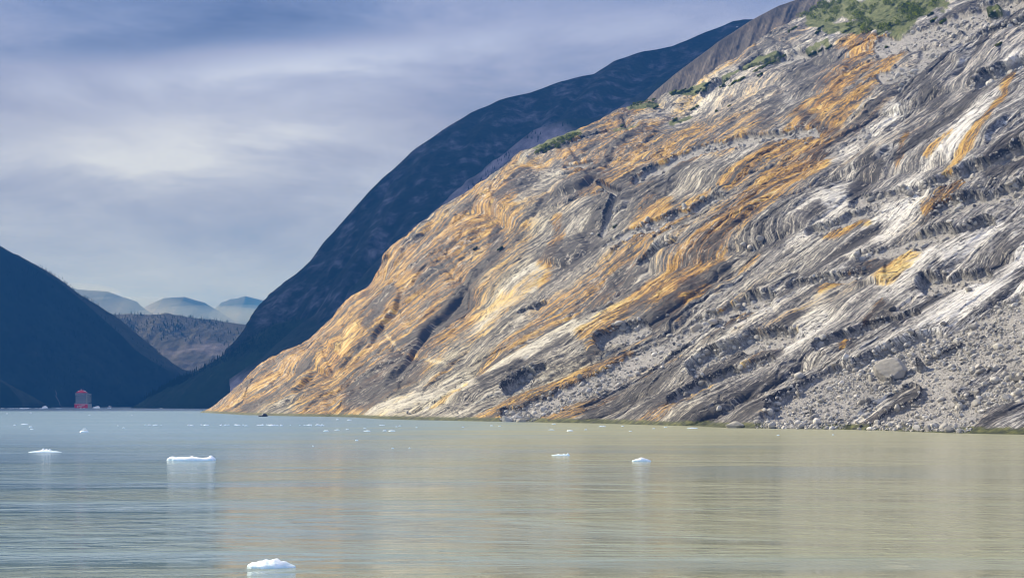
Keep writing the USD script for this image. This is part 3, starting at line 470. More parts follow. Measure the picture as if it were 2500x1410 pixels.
# ------------------------------------------------------------------ a heavy cloud over the mountains: it keeps the sun off them
def cloud_mesh(x0, x1, y0, y1, zb, thick, seed, n=(130, 110)):
    X, Y = np.meshgrid(np.linspace(x0, x1, n[0]), np.linspace(y0, y1, n[1]), indexing='ij')
    ed = np.minimum.reduce([(X - x0) / 1500, (x1 - X) / 1500, (Y - y0) / 700, (y1 - Y) / 1500])
    ed = np.clip(ed + .5 * (fbm(np.stack([X / 900, Y / 900, 0 * X + seed], -1), 4, seed) - .5), 0, 1) ** .6
    b = fbm(np.stack([X / 700, Y / 700, 0 * X], -1), 5, seed + 2)
    top = zb + thick * ed * (.5 + b); bot = zb - .22 * thick * ed * b
    keep = ed > .02
    vt, q = grid_mesh(np.stack([X, Y, top], -1)); vb, _ = grid_mesh(np.stack([X, Y, bot], -1))
    k = keep.ravel()[q].all(1); q = q[k]
    q = np.vstack([q, q[:, ::-1] + len(vt)]); v = np.vstack([vt, vb]); used, inv = np.unique(q, return_inverse=True); return v[used], inv.reshape(q.shape)
CLOUD = mat('cloud_mass', {'d': ('diffuse_bsdf', {'color': (.9, .9, .92)}), 't': ('translucent_bsdf', {'color': (.72, .76, .85)}), 'm': ('mix_closure', {'fac': .6})}, [('d.BSDF', 'm.closure1'), ('t.BSDF', 'm.closure2')], 'm.closure')
tag(obj('cloud_bank', cloud_mesh(-9500, 2600, 4250, 9400, 2750, 500, 5), CLOUD, smooth=True), 'low grey overcast cloud hanging over the dark mountains', 'cloud', kind='stuff')

# ------------------------------------------------------------------ haze over the inlet
HZ = usdkit.material(stage, '/World/Looks/haze_air', {'v': ('principled_volume', {'color': (.06, .33, 1.0), 'absorption_color': (1., 1., 1.), 'density': 6.4e-5, 'anisotropy': .0})}, [], volume='v.volume')
bx = trimesh.creation.box(bounds=[[-10500, -1500, -45], [10500, 22500, 1700]])
hz = obj('haze', bx, HZ); tag(hz, 'pale blue air softening the far hills', 'haze', kind='stuff')

# ------------------------------------------------------------------ placing things on the slopes
vis = (FX > -60) & (FX < 2560) & (FY > -90) & (P1[..., 2] > -1)
cv, ci = P1[vis], np.nonzero(vis.ravel())[0]; tree_c = cKDTree(np.stack([FX[vis], FY[vis]], -1))
def on_cliff(x, y, r=5):
    k = tree_c.query_ball_point((x, y), r) or [tree_c.query((x, y))[1]]
    return cv[min(k, key=lambda i: cv[i][1] + .3 * np.hypot(FX[vis_i[i]] - x, FY[vis_i[i]] - y))]
vis_i = [tuple(t) for t in np.argwhere(vis)]
def surface_finder(P):
    X, Y = project(P); ok = (Y < HY + 30); pts = P[ok]; tr = cKDTree(np.stack([X[ok], Y[ok]], -1))
    def f(x, y, r=9):
        k = tr.query_ball_point((x, y), r) or [tr.query((x, y))[1]]
        return pts[min(k, key=lambda i: pts[i][1])]
    return f

# ------------------------------------------------------------------ stones
def rock_shape(r, sub=2, cuts=9, flat=(1, .8, .65), deep=(.55, .85)):
    m = trimesh.creation.icosphere(subdivisions=sub); v = m.vertices.copy()
    for _ in range(cuts):
        d = r.normal(size=3); d /= np.linalg.norm(d); h = r.uniform(*deep); e = v @ d - h
        v -= np.where(e > 0, e * .92, 0)[:, None] * d
    if sub > 3: v += .10 * (fbm(v * 5.0, 4, 9) - .5)[:, None] * v
    v += .05 * (fbm(v * 2.2 + r.uniform(0, 50), 3, 3) - .5)[:, None] * v * 2
    return trimesh.Trimesh(v * np.array(flat), m.faces, process=False)
def stone_material(name, cols, scale):
    n = {'oi': ('object_info', {}), 'geo': ('geometry', {}), 'a': ('noise_texture', {'scale': scale, 'detail': 6.0, 'roughness': .65}), 'r': ('rgb_ramp', {'ramp': cols}), 'f': ('math', {'math_type': 'multiply_add', 'value2': .55}), 'g': ('math', {'math_type': 'multiply_add', 'value2': .62, 'value3': -.08}), 'bp': ('bump', {'strength': .5, 'distance': .3}), 'p': ('principled_bsdf', {'roughness': .8, 'specular_ior_level': .25})}
    l = [('geo.position', 'a.vector'), ('a.fac', 'f.value1'), ('oi.random', 'g.value1'), ('g.value', 'f.value3'), ('f.value', 'r.fac'), ('a.fac', 'bp.height'), ('bp.normal', 'p.normal'), ('r.color', 'p.base_color')]
    return mat(name, n, l, 'p.BSDF')
ST_GREY = stone_material('grey_stone', [(.0, (.18, .17, .148)), (.35, (.295, .277, .238)), (.6, (.40, .378, .33)), (.85, (.55, .525, .465)), (1., (.44, .36, .24))], .8)
ST_TAN = stone_material('tan_stone', [(.25, (.05, .047, .043)), (.5, (.15, .140, .122)), (.75, (.32, .30, .265))], .35)
ST_CREAM = stone_material('cream_stone', [(.2, (.42, .37, .29)), (.5, (.62, .56, .46)), (.8, (.74, .69, .60))], .5)
ST_DARK = stone_material('dark_stone', [(.2, (.07, .07, .07)), (.5, (.15, .145, .14)), (.8, (.27, .26, .25))], .5)
ST_MOSS = stone_material('mossy_stone', [(.2, (.035, .042, .012)), (.45, (.13, .13, .06)), (.6, (.27, .25, .19)), (.9, (.42, .40, .35))], .45)
tone = dict(grey=ST_GREY, tan=ST_TAN, cream=ST_CREAM, dark=ST_DARK, moss=ST_MOSS)
def boulder(x, y, w, label, mt='grey', group=None, seed=None, tall=.72, lift=.18):
    r = np.random.default_rng(int(x * 7 + y * 13) if seed is None else seed)
    p = on_cliff(x, y + .22 * w) if y < 1035 else on_water(x, min(y + .3 * w, np.interp(x, [q[0] for q in shore][::-1], [q[1] for q in shore][::-1]) + .6)); R = w / 2 / F * p[1]
    m = rock_shape(r, 2 if w < 30 else 4, 9 if w < 30 else 16, (1, r.uniform(.75, 1), tall), (.55, .85) if w < 30 else (.52, .80)); m.apply_scale(R)
    m.apply_transform(trimesh.transformations.euler_matrix(r.uniform(-.3, .3), r.uniform(-.45, .1), r.uniform(0, 6.3)))
    o = UsdGeom.Mesh(obj('boulder', m, tone[mt], smooth=32)); o.AddTranslateOp().Set(Gf.Vec3d(*map(float, p + np.array([-.25, -.2, lift]) * R)))
    tag(o, label, 'boulder', group)
named = [
 (2187, 892, 100, 'largest boulder on the slope, angular and tan grey, half sunk in the lower scree', 'tan'), (1700, 793, 36, 'larger of two cream boulders side by side in the middle scree', 'cream'), (1740, 784, 24, 'smaller of two cream boulders side by side in the middle scree', 'cream'),
 (2486, 920, 34, 'ochre tan boulder at the right edge beside the gravel', 'tan'), (1238, 1020, 36, 'pale grey boulder at the waterline below the yellow rock streak', 'grey'), (1273, 1024, 28, 'dark green mossy boulder at the waterline beside a pale one', 'moss'), (1797, 1041, 50, 'broad pale boulder with a mossy foot where the rock wall meets the pebble shore', 'moss'),
 (2382, 953, 32, 'long tan boulder beside a blue grey rock strip in the lower right gravel', 'tan'), (2460, 960, 32, 'long grey boulder lying in the gravel above the striped rock in the lower right corner', 'grey'), (2266, 1040, 28, 'dark boulder on the pebble shore left of the corner rock', 'dark'), (2304, 1045, 30, 'mossy boulder touching the water near the right edge', 'moss'), (1996, 1022, 26, 'white boulder standing out of the pebble shore', 'cream'),
 (2078, 1038, 26, 'pale round boulder at the left foot of the short striped slab by the shore', 'grey'), (1951, 909, 26, 'grey boulder with a dark shadow side above the white rock tongue', 'grey'), (2127, 480, 24, 'lone grey boulder on the gravel ledge below the dark striped rock face', 'grey'), (1855, 577, 24, 'largest grey block in the cluster of blocks on the middle ledge', 'grey'), (1828, 601, 18, 'pale block lowest in the cluster of blocks on the middle ledge', 'cream'), (1812, 594, 18, 'grey block leftmost in the cluster of blocks on the middle ledge', 'grey'),
 (2178, 750, 22, 'round brown boulder on the white and grey bands right of centre', 'tan'), (2437, 840, 26, 'grey boulder in the open gravel above the largest boulder', 'grey'), (2132, 74, 22, 'cream boulder at the lower edge of the green thicket', 'cream'), (1738, 146, 11, 'small white block alone on the brown dome', 'cream'), (2295, 108, 13, 'flat white block on the upper gravel slope', 'cream'), (2327, 82, 16, 'grey block on the upper gravel right of the thicket', 'grey'), (1287, 377, 10, 'pale block on the skyline left of the ridge bushes', 'cream'), (2302, 782, 18, 'grey block resting on the long white band at right', 'grey'), (2055, 928, 20, 'pale flat block in the gravel left of the largest boulder', 'cream'), (2143, 934, 18, 'ochre block just below the largest boulder', 'tan'), (2363, 702, 20, 'upright grey block in the scree pocket at right', 'grey'), (1598, 859, 17, 'pale block in the middle scree below the cream pair', 'cream')]
for b in named:
    if b[0] != 1738: boulder(*b)
used = [(b[0], b[1], b[2]) for b in named]
zones = [('block among the stones along the waterline at right', 'stones along the waterline', [(1850, 1044), (1880, 1022), (2060, 1022), (2350, 1030), (2360, 1050), (2080, 1046)], 62, (9, 20), 'grey'),
         ('boulder in the wide gravel field at lower right', 'boulders in the lower right gravel field', [(1990, 925), (2110, 885), (2300, 815), (2490, 755), (2490, 955), (2360, 1020), (2000, 1015), (1900, 1010)], 70, (7, 15), 'grey'),
         ('boulder in the scree band slanting across the middle', 'boulders in the middle scree band', [(1270, 1005), (1420, 930), (1560, 850), (1720, 770), (1880, 725), (1890, 760), (1720, 850), (1560, 920), (1380, 1005)], 48, (6, 13), 'cream'),
         ('boulder on the stony ledges in the upper right', 'boulders on the upper right ledges', [(2130, 130), (2300, 60), (2490, 0), (2490, 60), (2310, 110), (2180, 160)], 22, (6, 11), 'grey'),
         ('boulder in the gravel strip below the white and orange streaks', 'boulders in the right hand gravel strips', [(2100, 500), (2230, 450), (2490, 360), (2490, 470), (2300, 530), (2120, 520)], 30, (7, 13), 'grey'),
         ('boulder on the narrow stony shelf in the centre', 'boulders on the centre shelf', [(1470, 600), (1560, 545), (1650, 515), (1770, 475), (1775, 500), (1650, 550), (1500, 610)], 24, (6, 12), 'cream')]
for lab, grp, poly, cnt, (w0, w1), mt in zones:
    A = np.array(poly); r = np.random.default_rng(len(lab)); k = t = 0
    while k < cnt and t < 4000:
        t += 1; x, y = r.uniform(A[:, 0].min(), A[:, 0].max()), r.uniform(A[:, 1].min(), A[:, 1].max()); w = w0 + (w1 - w0) * r.uniform() ** 2.5
        if not inside(np.array([x]), np.array([y]), poly)[0] or any(np.hypot(x - a, y - b) < .5 * (w + c) for a, b, c in used): continue
        used.append((x, y, w)); tn = r.choice([mt, mt, mt, 'cream', 'dark', 'tan', 'grey']); big_ = 'large ' if w > w0 + .45 * (w1 - w0) else 'small ' if w < w0 + .12 * (w1 - w0) else ''
        xc, yc = A[:, 0].mean(), A[:, 1].mean(); side = ('left' if x < xc - 60 else 'right' if x > xc + 60 else 'middle')
        boulder(x, y, w, f"{big_}{dict(cream='pale', dark='dark', tan='tan', grey='grey')[tn]} {lab}, {side} part", tn, grp, lift=.3); k += 1

# the countless smaller stones
def instancer(name, protos, pos, scale, quat, idx, label):
    pi = UsdGeom.PointInstancer.Define(stage, '/World/' + name)
    pr = [UsdGeom.Mesh(obj(nm, m, mt, pi.GetPrim(), smooth=sm)) for nm, m, mt, sm in protos]
    pi.CreatePrototypesRel().SetTargets([q.GetPath() for q in pr])
    pi.CreatePositionsAttr(Vt.Vec3fArray.FromNumpy(pos.astype(np.float32))); pi.CreateScalesAttr(Vt.Vec3fArray.FromNumpy(scale.astype(np.float32)))
    pi.CreateOrientationsAttr(Vt.QuathArray([Gf.Quath(float(q[0]), float(q[1]), float(q[2]), float(q[3])) for q in quat])); pi.CreateProtoIndicesAttr(Vt.IntArray.FromNumpy(idx.astype(np.int32)))
    return tag(pi, label, kind='stuff')
def quats(r, n, tilt):
    a = r.uniform(0, 2 * np.pi, n); ax = np.stack([r.normal(size=n) * tilt, r.normal(size=n) * tilt, np.ones(n)], -1); ax /= np.linalg.norm(ax, axis=1, keepdims=True)
    return np.concatenate([np.cos(a / 2)[:, None], np.sin(a / 2)[:, None] * ax], 1)
area = np.abs(np.gradient(FX, axis=0) * np.gradient(FY, axis=1) - np.gradient(FX, axis=1) * np.gradient(FY, axis=0))
wgt = np.where(vis & (B > .2), (gaussian_filter(scree, 2.5) ** 1.3) * area * (1 + 2.0 * (np.abs(FY - np.interp(FX, [p[0] for p in shore][::-1], [p[1] for p in shore][::-1])) < 18)), 0) * (.35 + 1.3 * sstep(-.1, .2, fbm(P0 / 22, 3, 17) - .5)); wgt = wgt.ravel() / wgt.sum()
NSTONE = 46000; r = np.random.default_rng(5); pick = r.choice(len(wgt), NSTONE, p=wgt); P1f = P1.reshape(-1, 3)
sz = .25 * (1 - r.uniform(0, .995, NSTONE)) ** -.52; sz = np.minimum(sz, 3.0) * np.clip(P1f[pick, 1] / 900, .75, 1.35)
pos = P1f[pick] + r.normal(size=(NSTONE, 3)) * .25; pos[:, 2] += sz * .25
instancer('scree_stones', [('stone', rock_shape(r, 1, 7, (1, .85, .7)), ST_GREY, False) for _ in range(6)], pos, sz[:, None] * r.uniform(.7, 1.2, (NSTONE, 3)), quats(r, NSTONE, .4), r.integers(0, 6, NSTONE), 'loose grey stones and gravel covering the ledges of the slope')

# ------------------------------------------------------------------ bushes
def leaf_material(name, a, b):
    n = {'oi': ('geometry', {}), 'a': ('noise_texture', {'scale': .33, 'detail': 4.0, 'roughness': .65}), 'r': ('rgb_ramp', {'ramp': [(.36, a), (.64, b)]}), 'd': ('diffuse_bsdf', {}), 't': ('translucent_bsdf', {}), 'm': ('mix_closure', {'fac': .3})}
    l = [('oi.position', 'a.vector'), ('a.fac', 'r.fac'), ('r.color', 'd.color'), ('r.color', 't.color'), ('d.BSDF', 'm.closure1'), ('t.BSDF', 'm.closure2')]
    return mat(name, n, l, 'm.closure')
LEAF = leaf_material('alder_leaf', (.032, .054, .003), (.21, .25, .005)); LEAF2 = leaf_material('dark_alder_leaf', (.030, .050, .008), (.085, .115, .015))
STEM = plain('bush_stem', (.09, .07, .05), .9)
def leaves(r, centres, radii, per, size):
    n = len(centres) * per; c = np.repeat(centres, per, 0); R = np.repeat(radii, per, 0)
    d = r.normal(size=(n, 3)); d /= np.linalg.norm(d, axis=1, keepdims=True); d *= r.uniform(.45, 1, (n, 1)) ** .5
    c = c + d * R * np.array([1, 1, .75]); a = r.normal(size=(n, 3)); a /= np.linalg.norm(a, axis=1, keepdims=True); b = np.cross(a, r.normal(size=(n, 3))); b /= np.linalg.norm(b, axis=1, keepdims=True)
    s = (size * r.uniform(.6, 1.3, n))[:, None]; b = np.where((np.cross(a, b) * d).sum(1, keepdims=True) > 0, b, -b); v = np.stack([c - a * s, c - b * s * .6, c + a * s, c + b * s * .6], 1).reshape(-1, 3)
    nn_ = d + np.array([0, 0, .25]) + .35 * r.normal(size=(n, 3)); nn_ /= np.linalg.norm(nn_, axis=1, keepdims=True)
    return v, np.arange(4 * n).reshape(-1, 4), np.repeat(nn_, 4, 0)
def leafy(name, data, mt, parent=None):
    o = obj(name, data[:2], mt, parent); m = UsdGeom.Mesh(o); m.CreateNormalsAttr(Vt.Vec3fArray.FromNumpy(data[2].astype(np.float32))); m.SetNormalsInterpolation('vertex'); return o
def shrub(x, y, w, label, group=None, h=None, mt=None):
    r = np.random.default_rng(int(x * 3 + y * 11)); p = on_cliff(x, y + .2 * w); W = w / 2 / F * p[1]; hh_ = min(W * .8, 3.0) if h is None else h
    t = thing('shrub', label, 'shrub', group, p)
    k = max(4, int(W * 2.2)); cen = np.stack([r.uniform(-W, W, k) * .75, r.uniform(-W, W, k) * .4, r.uniform(.35, .8, k) * hh_], -1); cen[:, 2] += .62 * cen[:, 0]
    leafy('foliage', leaves(r, cen, np.full((k, 1), max(.55 * hh_, .5)), int(np.clip(900 / k, 36, 110)), 32e-5 * p[1]), mt or LEAF, t)
    st = [trimesh.creation.cylinder(.05, segment=[(c[0] * .4, c[1] * .4, -.4 + .62 * c[0] * .4), c], sections=5) for c in cen[:5]]
    obj('stem', trimesh.util.concatenate(st), STEM, t)
shr = [(1157, 603, 12, 'small dark bush on the golden rock, left of two'), (1218, 604, 15, 'small dark bush on the golden rock, right of two, above a broken ledge'), (1498, 552, 12, 'small bright bush beside the yellow stained rock face'), (1693, 258, 26, 'round bush in the hollow right of the humped grey knoll'), (1746, 267, 11, 'small round bush alone on the pale striped face'), (1780, 253, 10, 'tiny bush right of another on the pale striped face'), (1601, 259, 18, 'low olive bush on top of the humped grey knoll'),
       (1725, 201, 20, 'dark bush at the foot of the brown dome'), (1649, 288, 15, 'bush on the stony hollow below the round one'), (1516, 303, 11, 'olive tuft on the edge of the smooth grey hump'), (2428, 34, 24, 'upright dark bush near the top right corner'), (2439, 106, 18, 'bush on the striped grey face below the top right corner'), (2002, 64, 17, 'dark bush beside the striped knob under the thicket'), (1990, 79, 17, 'low bush just below the striped knob under the thicket'), (1932, 66, 26, 'flat bush along the top of the pale knob'), (2276, 46, 20, 'bush at the upper right end of the thicket'), (2296, 55, 20, 'bush on the gravel right of the thicket'),
       (2065, 69, 28, 'bush hanging below the thicket beside a tan rock'), (1850, 182, 14, 'small bush on the gravel below the long hedge of bushes'), (1461, 568, 8, 'tiny tuft on the dark striped rock'), (2268, 32, 18, 'dark bush on the right flank of the thicket'), (2160, 112, 14, 'small bush on the bare rock below the thicket')]
for a in shr: shrub(*a, mt=LEAF2 if 'dark' in a[3] else None)
for x, y, w in [(1850, 162, 30), (1870, 152, 30), (1893, 141, 30), (1915, 132, 20), (1788, 196, 26), (1806, 188, 24), (1765, 206, 16)]: shrub(x, y, w, f"{ {1765: 'lowest', 1788: 'second lowest', 1806: 'third lowest', 1850: 'fourth', 1870: 'third highest', 1893: 'second highest', 1915: 'highest'}[x] } bush in the hedge like row climbing beside the brown dome", 'row of bushes beside the dome')
for x, y, w in [(1990, 124, 22), (2006, 118, 24), (2022, 111, 18), (1976, 131, 14)]: shrub(x, y, w, f"{ {1976: 'leftmost', 1990: 'second', 2006: 'third', 2022: 'rightmost'}[x] } bush in the short dark row under the thicket", 'short row of bushes under the thicket', mt=LEAF2)
for x, y, w in [(1645, 222, 20), (1664, 217, 24), (1684, 213, 26), (1704, 217, 22), (1720, 220, 16)]: shrub(x, y, w, f"{ {1645: 'leftmost', 1664: 'second', 1684: 'middle', 1704: 'fourth', 1720: 'rightmost'}[x] } bush in the green row at the lower end of the brown dome", 'row of bushes below the dome')
def thicket(label, poly, count, spread, seed, size):
    r = np.random.default_rng(seed); A = np.array(poly, float); cen = []
    while len(cen) < count:
        x, y = r.uniform(A[:, 0].min(), A[:, 0].max()), r.uniform(A[:, 1].min(), A[:, 1].max())
        if inside(np.array([x]), np.array([y]), poly)[0] and noise(np.array([x / 26, y / 20, seed]), 4) > .46: cen.append(on_cliff(x, y) + np.array([0, 0, r.uniform(.2, .5) * spread]))
    o = leafy('shrub_thicket', leaves(r, np.array(cen), r.uniform(.35, 1.0, (count, 1)) * spread, 70, size), LEAF); tag(o, label, 'shrubs', kind='stuff')
thicket('broad green alder thicket covering the crest at the top right', [(1935, 35), (1990, 8), (2020, -60), (2330, -60), (2290, 20), (2215, 52), (2150, 78), (2090, 82), (2060, 60), (2020, 50)], 300, 6.5, 3, .85)
thicket('long low strip of green bushes along the ridge against the dark mountain', [(1303, 372), (1340, 346), (1400, 322), (1416, 326), (1380, 350), (1330, 372)], 80, 4.2, 4, .7)
thicket('olive strip of low bushes on the crest of the grey knoll', [(1525, 256), (1570, 240), (1610, 233), (1612, 244), (1560, 254)], 34, 2.4, 6, .5)

# ------------------------------------------------------------------ conifers on the far slopes
NEEDLE = leaf_material('spruce_needle', (.010, .022, .010), (.028, .052, .022)); BARK = plain('spruce_bark', (.06, .045, .035), .9)
def spruce(r, tiers=4, sides=7):
    ms = []
    for k in range(tiers):
        z0, z1, R = .12 + .2 * k, .12 + .2 * k + .34, .17 * (1 - .2 * k) * r.uniform(.85, 1.15)
        c = trimesh.creation.cone(R, z1 - z0, sections=sides); v = c.vertices.copy(); low_ = v[:, 2] < 1e-6; v[low_, :2] *= r.uniform(.75, 1.2, (low_.sum(), 1)); c.vertices = v + np.array([0, 0, z0]); ms.append(c)
    return trimesh.util.concatenate(ms)
def forest(name, P, count, hm, seed, label, mask):
    r = np.random.default_rng(seed); X, Y = project(P); ok = (X > -80) & (X < 1500) & mask(X, Y, P)
    nz = fbm(P / 160, 3, seed) - .5; w = np.where(ok, np.exp(7 * nz), 0); w /= w.sum(); k = r.choice(w.size, count, p=w.ravel()); p = P.reshape(-1, 3)[k] + np.concatenate([r.normal(size=(count, 2)) * 6, np.full((count, 1), -1.0)], 1)
    s = hm * r.uniform(.55, 1.25, count)
    return instancer(name, [('spruce', spruce(r), NEEDLE, False) for _ in range(3)], p, np.stack([s * r.uniform(.8, 1.3, count), s, s], -1), quats(r, count, 0), r.integers(0, 3, count), label)
rowi = lambda P: np.broadcast_to(np.arange(P.shape[1])[None, :] / P.shape[1], P.shape[:2])
forest('far_forest', left, 4200, 8.5, 21, 'dark spruce forest on the wooded mountain, its tops jagged on the skyline', lambda X, Y, P: (Y > 640) & (P[..., 2] > 8) & (rowi(P) < .85))
forest('bluff_forest', bluff, 2600, 9, 22, 'green trees over the top of the wooded bluff', lambda X, Y, P: (rowi(P) > .42) & (P[..., 2] > 25))
forest('ridge_forest', mid, 1300, 20, 23, 'scattered spruces along the flat topped ridge', lambda X, Y, P: (rowi(P) > .5) & (P[..., 2] > 60))
forest('shoulder_forest', shoul, 500, 9, 24, 'dark trees on the rock shoulder above the cliff skyline', lambda X, Y, P: (X > 1150) & (X < 1420) & (rowi(P) > .4) & (Y > 300))
find_bluff = surface_finder(bluff)
for x, y, h_, lab in [(527, 874, 17, 'single spruce standing above the bluff skyline, left of another'), (580, 843, 13, 'small spruce on the bluff skyline below the dark mountain')]:
    p = find_bluff(x, y); t = thing('spruce_tree', lab, 'tree', None, p - np.array([0, 0, 1]))
    r = np.random.default_rng(int(x)); c = spruce(r, 4, 9); c.apply_scale([h_ * 1.1, h_ * 1.1, h_]); obj('crown', c, NEEDLE, t); obj('trunk', trimesh.creation.cylinder(.25, segment=[(0, 0, 0), (0, 0, h_ * .7)], sections=8), BARK, t)

# ------------------------------------------------------------------ waterfall and snow
WHITE = plain('white_water', (.30, .30, .33), .6); SNOW = plain('snow', (.85, .87, .9), .7)
find_left, find_navy = surface_finder(left), surface_finder(navy)
def stream(px, w, label):
    pts = np.array([find_left(x, y) + np.array([2.0, -9.0, 2.0]) for x, y in px]); ms = []
    for a, b in zip(pts[:-1], pts[1:]):
        ms.append(trimesh.creation.cylinder(w * random.uniform(.6, 1.2), segment=[a, b], sections=7))
    tag(obj('waterfall', trimesh.util.concatenate(ms), WHITE), label, 'waterfall')
stream([(139, 946), (141, 953), (140, 960), (144, 967), (148, 975), (150, 982), (156, 987), (162, 993)], .45, 'thin white waterfall running down the dark mountain left of the ship')
stream([(87, 981), (88, 986), (87, 992)], .5, 'short faint waterfall near the shore, left of the longer one')
p = find_navy(1800, 60); r = np.random.default_rng(2); m = rock_shape(r, 2, 5, (1, .8, .35)); m.apply_scale(4.0); m.apply_translation(p + np.array([0, -3, 2])); tag(obj('snow_patch', m, SNOW), 'tiny white snow patch near the summit of the dark mountain', 'snow patch')

# ------------------------------------------------------------------ drifting ice
def ice_material():
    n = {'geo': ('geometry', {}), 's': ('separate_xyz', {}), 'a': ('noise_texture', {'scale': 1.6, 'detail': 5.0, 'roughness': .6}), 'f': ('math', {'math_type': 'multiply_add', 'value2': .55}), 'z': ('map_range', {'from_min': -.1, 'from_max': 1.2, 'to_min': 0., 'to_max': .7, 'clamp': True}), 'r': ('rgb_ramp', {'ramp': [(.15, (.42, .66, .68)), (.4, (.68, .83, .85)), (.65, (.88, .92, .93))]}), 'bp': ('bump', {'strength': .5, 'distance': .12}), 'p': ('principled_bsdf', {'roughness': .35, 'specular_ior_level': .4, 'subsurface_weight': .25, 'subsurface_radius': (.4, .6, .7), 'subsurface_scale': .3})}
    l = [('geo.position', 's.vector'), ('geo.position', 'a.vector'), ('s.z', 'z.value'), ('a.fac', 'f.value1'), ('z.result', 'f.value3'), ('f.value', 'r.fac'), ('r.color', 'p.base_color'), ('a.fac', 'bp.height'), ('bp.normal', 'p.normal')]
    return mat('glacier_ice', n, l, 'p.BSDF')
ICE = ice_material()
def floe_mesh(w, h, seed, kind='lump', peaks=(), nr=9, na=28):
    r = np.random.default_rng(seed); th = np.linspace(0, 2 * np.pi, na, endpoint=False); rr = np.linspace(0, 1, nr) ** .8
    T, R = np.meshgrid(th, rr); edge = 1 + .18 * (fbm(np.stack([np.cos(T) * 1.7 + seed, np.sin(T) * 1.7, 0 * T], -1), 3, seed) - .5) * 2
    X, Y = R * edge * np.cos(T) * w / 2, R * edge * np.sin(T) * w / 2 * r.uniform(.42, .62)
    prof = {'lump': (1 - R ** 2.2) ** .8, 'table': (1 - R ** 9) ** .7, 'low': (1 - R ** 3) * .55, 'cone': (1 - R) ** .8 * .9 + .1 * (1 - R ** 4)}[kind]
    Z = h * prof * (.55 + .9 * (fbm(np.stack([X / w * 7, Y / w * 7, 0 * X + seed], -1), 3, seed + 1))) + .22 * h * np.abs(fbm(np.stack([X / w * 16, Y / w * 16, 0 * X + seed], -1), 2, seed + 4) - .5)
    for (a, b, hp, wp) in peaks: Z = Z + h * hp * np.exp(-(((X / w - a) / wp) ** 2 + ((Y / w - b) / (wp * 1.3)) ** 2))
    Z = np.where(R > .99, -.35 * h - .1, Z + .02)
    v = np.stack([X, Y, Z], -1).reshape(-1, 3); f = []
    for i in range(nr - 1):
        for j in range(na):
            a, b = i * na + j, i * na + (j + 1) % na; f.append([a, a + na, b + na]); f.append([a, b + na, b])
    return trimesh.Trimesh(v, f, process=False)
def floe(x, y, wpx, hpx, label, group=None, kind='lump', peaks=(), big=False, seed=None):
    p = on_water(x, y); k = p[1] / F; m = floe_mesh(wpx * k, hpx * k, int(x * 5 + y) if seed is None else seed, kind, peaks, *((16, 64) if big else (5, 12)))
    o = UsdGeom.Mesh(obj('ice_floe', m, ICE, smooth=28)); o.AddTranslateOp().Set(Gf.Vec3d(float(p[0]), float(p[1]), 0)); tag(o, label, 'ice floe', group)
floe(660, 1383, 122, 13, 'nearest ice floe, a white lump with a long low left end, at the bottom edge', None, 'lump', [(.08, 0, .55, .13), (.30, .0, .30, .07), (-.12, .1, .3, .06), (-.40, 0, .22, .07)], True, 7)
floe(468, 1123, 124, 7, 'longest ice floe, flat topped with a knob at each end', None, 'table', [(.38, 0, .75, .05), (-.36, 0, .45, .07), (.02, 0, .8, .02), (.1, -.1, .3, .03)], True, 8)
floe(110, 1103, 80, 4.5, 'low ice floe with three small peaks near the left edge', None, 'low', [(-.06, 0, 1.1, .035), (.05, 0, .8, .03), (.15, 0, 1.0, .03), (0, 0, .5, .2)], True, 9)
floe(1368, 1111, 46, 4, 'thin white floe with small bumps, left of the tent shaped one', None, 'low', [(-.1, 0, .5, .05), (.4, 0, 1.1, .06), (.2, 0, .6, .05)], True, 10)
floe(1565, 1125, 48, 7.5, 'tent shaped ice floe below the striped rock in mid water', None, 'cone', [(.1, 0, .3, .2), (.0, 0, .3, .05)], True, 12)
floe(205, 1054, 26, 4, 'small low floe midway between the ship and the flat topped floe', None, 'lump', [], False)
for x, y, w, lab in [(60, 1036, 22, 'long splinter of ice behind the three peaked floe'), (1690, 1045.6, 30, 'white floe close under the striped rock wall right of centre'), (896, 1052.5, 20, 'flat piece left of the close pair of floes'), (939, 1051.5, 11, 'smaller of a close pair of floes off the golden rock'), (957, 1052, 19, 'larger of a close pair of floes off the golden rock'), (853, 1026, 13, 'little floe tight against the rock left of the pebble shore'), (796, 1052, 17, 'leftmost small floe off the golden rock foot'), (871, 1075, 9, 'lone tiny lump in open water below the pair of floes'), (1392, 1051.5, 18, 'small floe above the thin bumpy one'), (1470, 1041, 20, 'sliver of ice off the boulder shore in the centre')]: floe(x, y, w, 2.3, lab, None, 'lump')
for x, y, w in [(823, 1049.5, 15), (848, 1048, 9), (891, 1045.5, 9), (932, 1038, 18), (968, 1041.5, 6), (976, 1039.5, 8), (1017, 1043.5, 6), (959, 1094, 8), (1000, 1093.5, 5), (764, 1088.5, 5), (1130, 1042.5, 8), (1200, 1039, 8), (1220, 1040, 7), (1352, 1035, 12), (1346, 1049, 18), (1430, 1048.5, 8), (1520, 1040.5, 8), (1539, 1052.5, 10), (1596, 1046, 8), (1625, 1043, 10), (824, 1024, 8), (1900, 1062, 8), (2034, 1061, 6)]: floe(x, y, w, 1.7, f"{'tiny' if w < 8.5 else 'small'} scrap of ice floating off the {'golden rock' if x < 905 else 'dark crevice foot' if x < 1100 else 'boulder shore' if x < 1360 else 'striped rock wall'}", 'ice scraps off the slope')
for x, y, w in [(75, 1042, 11), (78, 1048, 10), (36, 1037.5, 7), (207, 1047, 12), (288, 1039.5, 5), (302, 1044.5, 9), (17, 1010, 6), (75, 1008, 6), (218, 1013, 5), (322, 1014, 4)]: floe(x, y, w, 1.7, 'small scrap of ice on the left side of the inlet', 'ice scraps on the left')
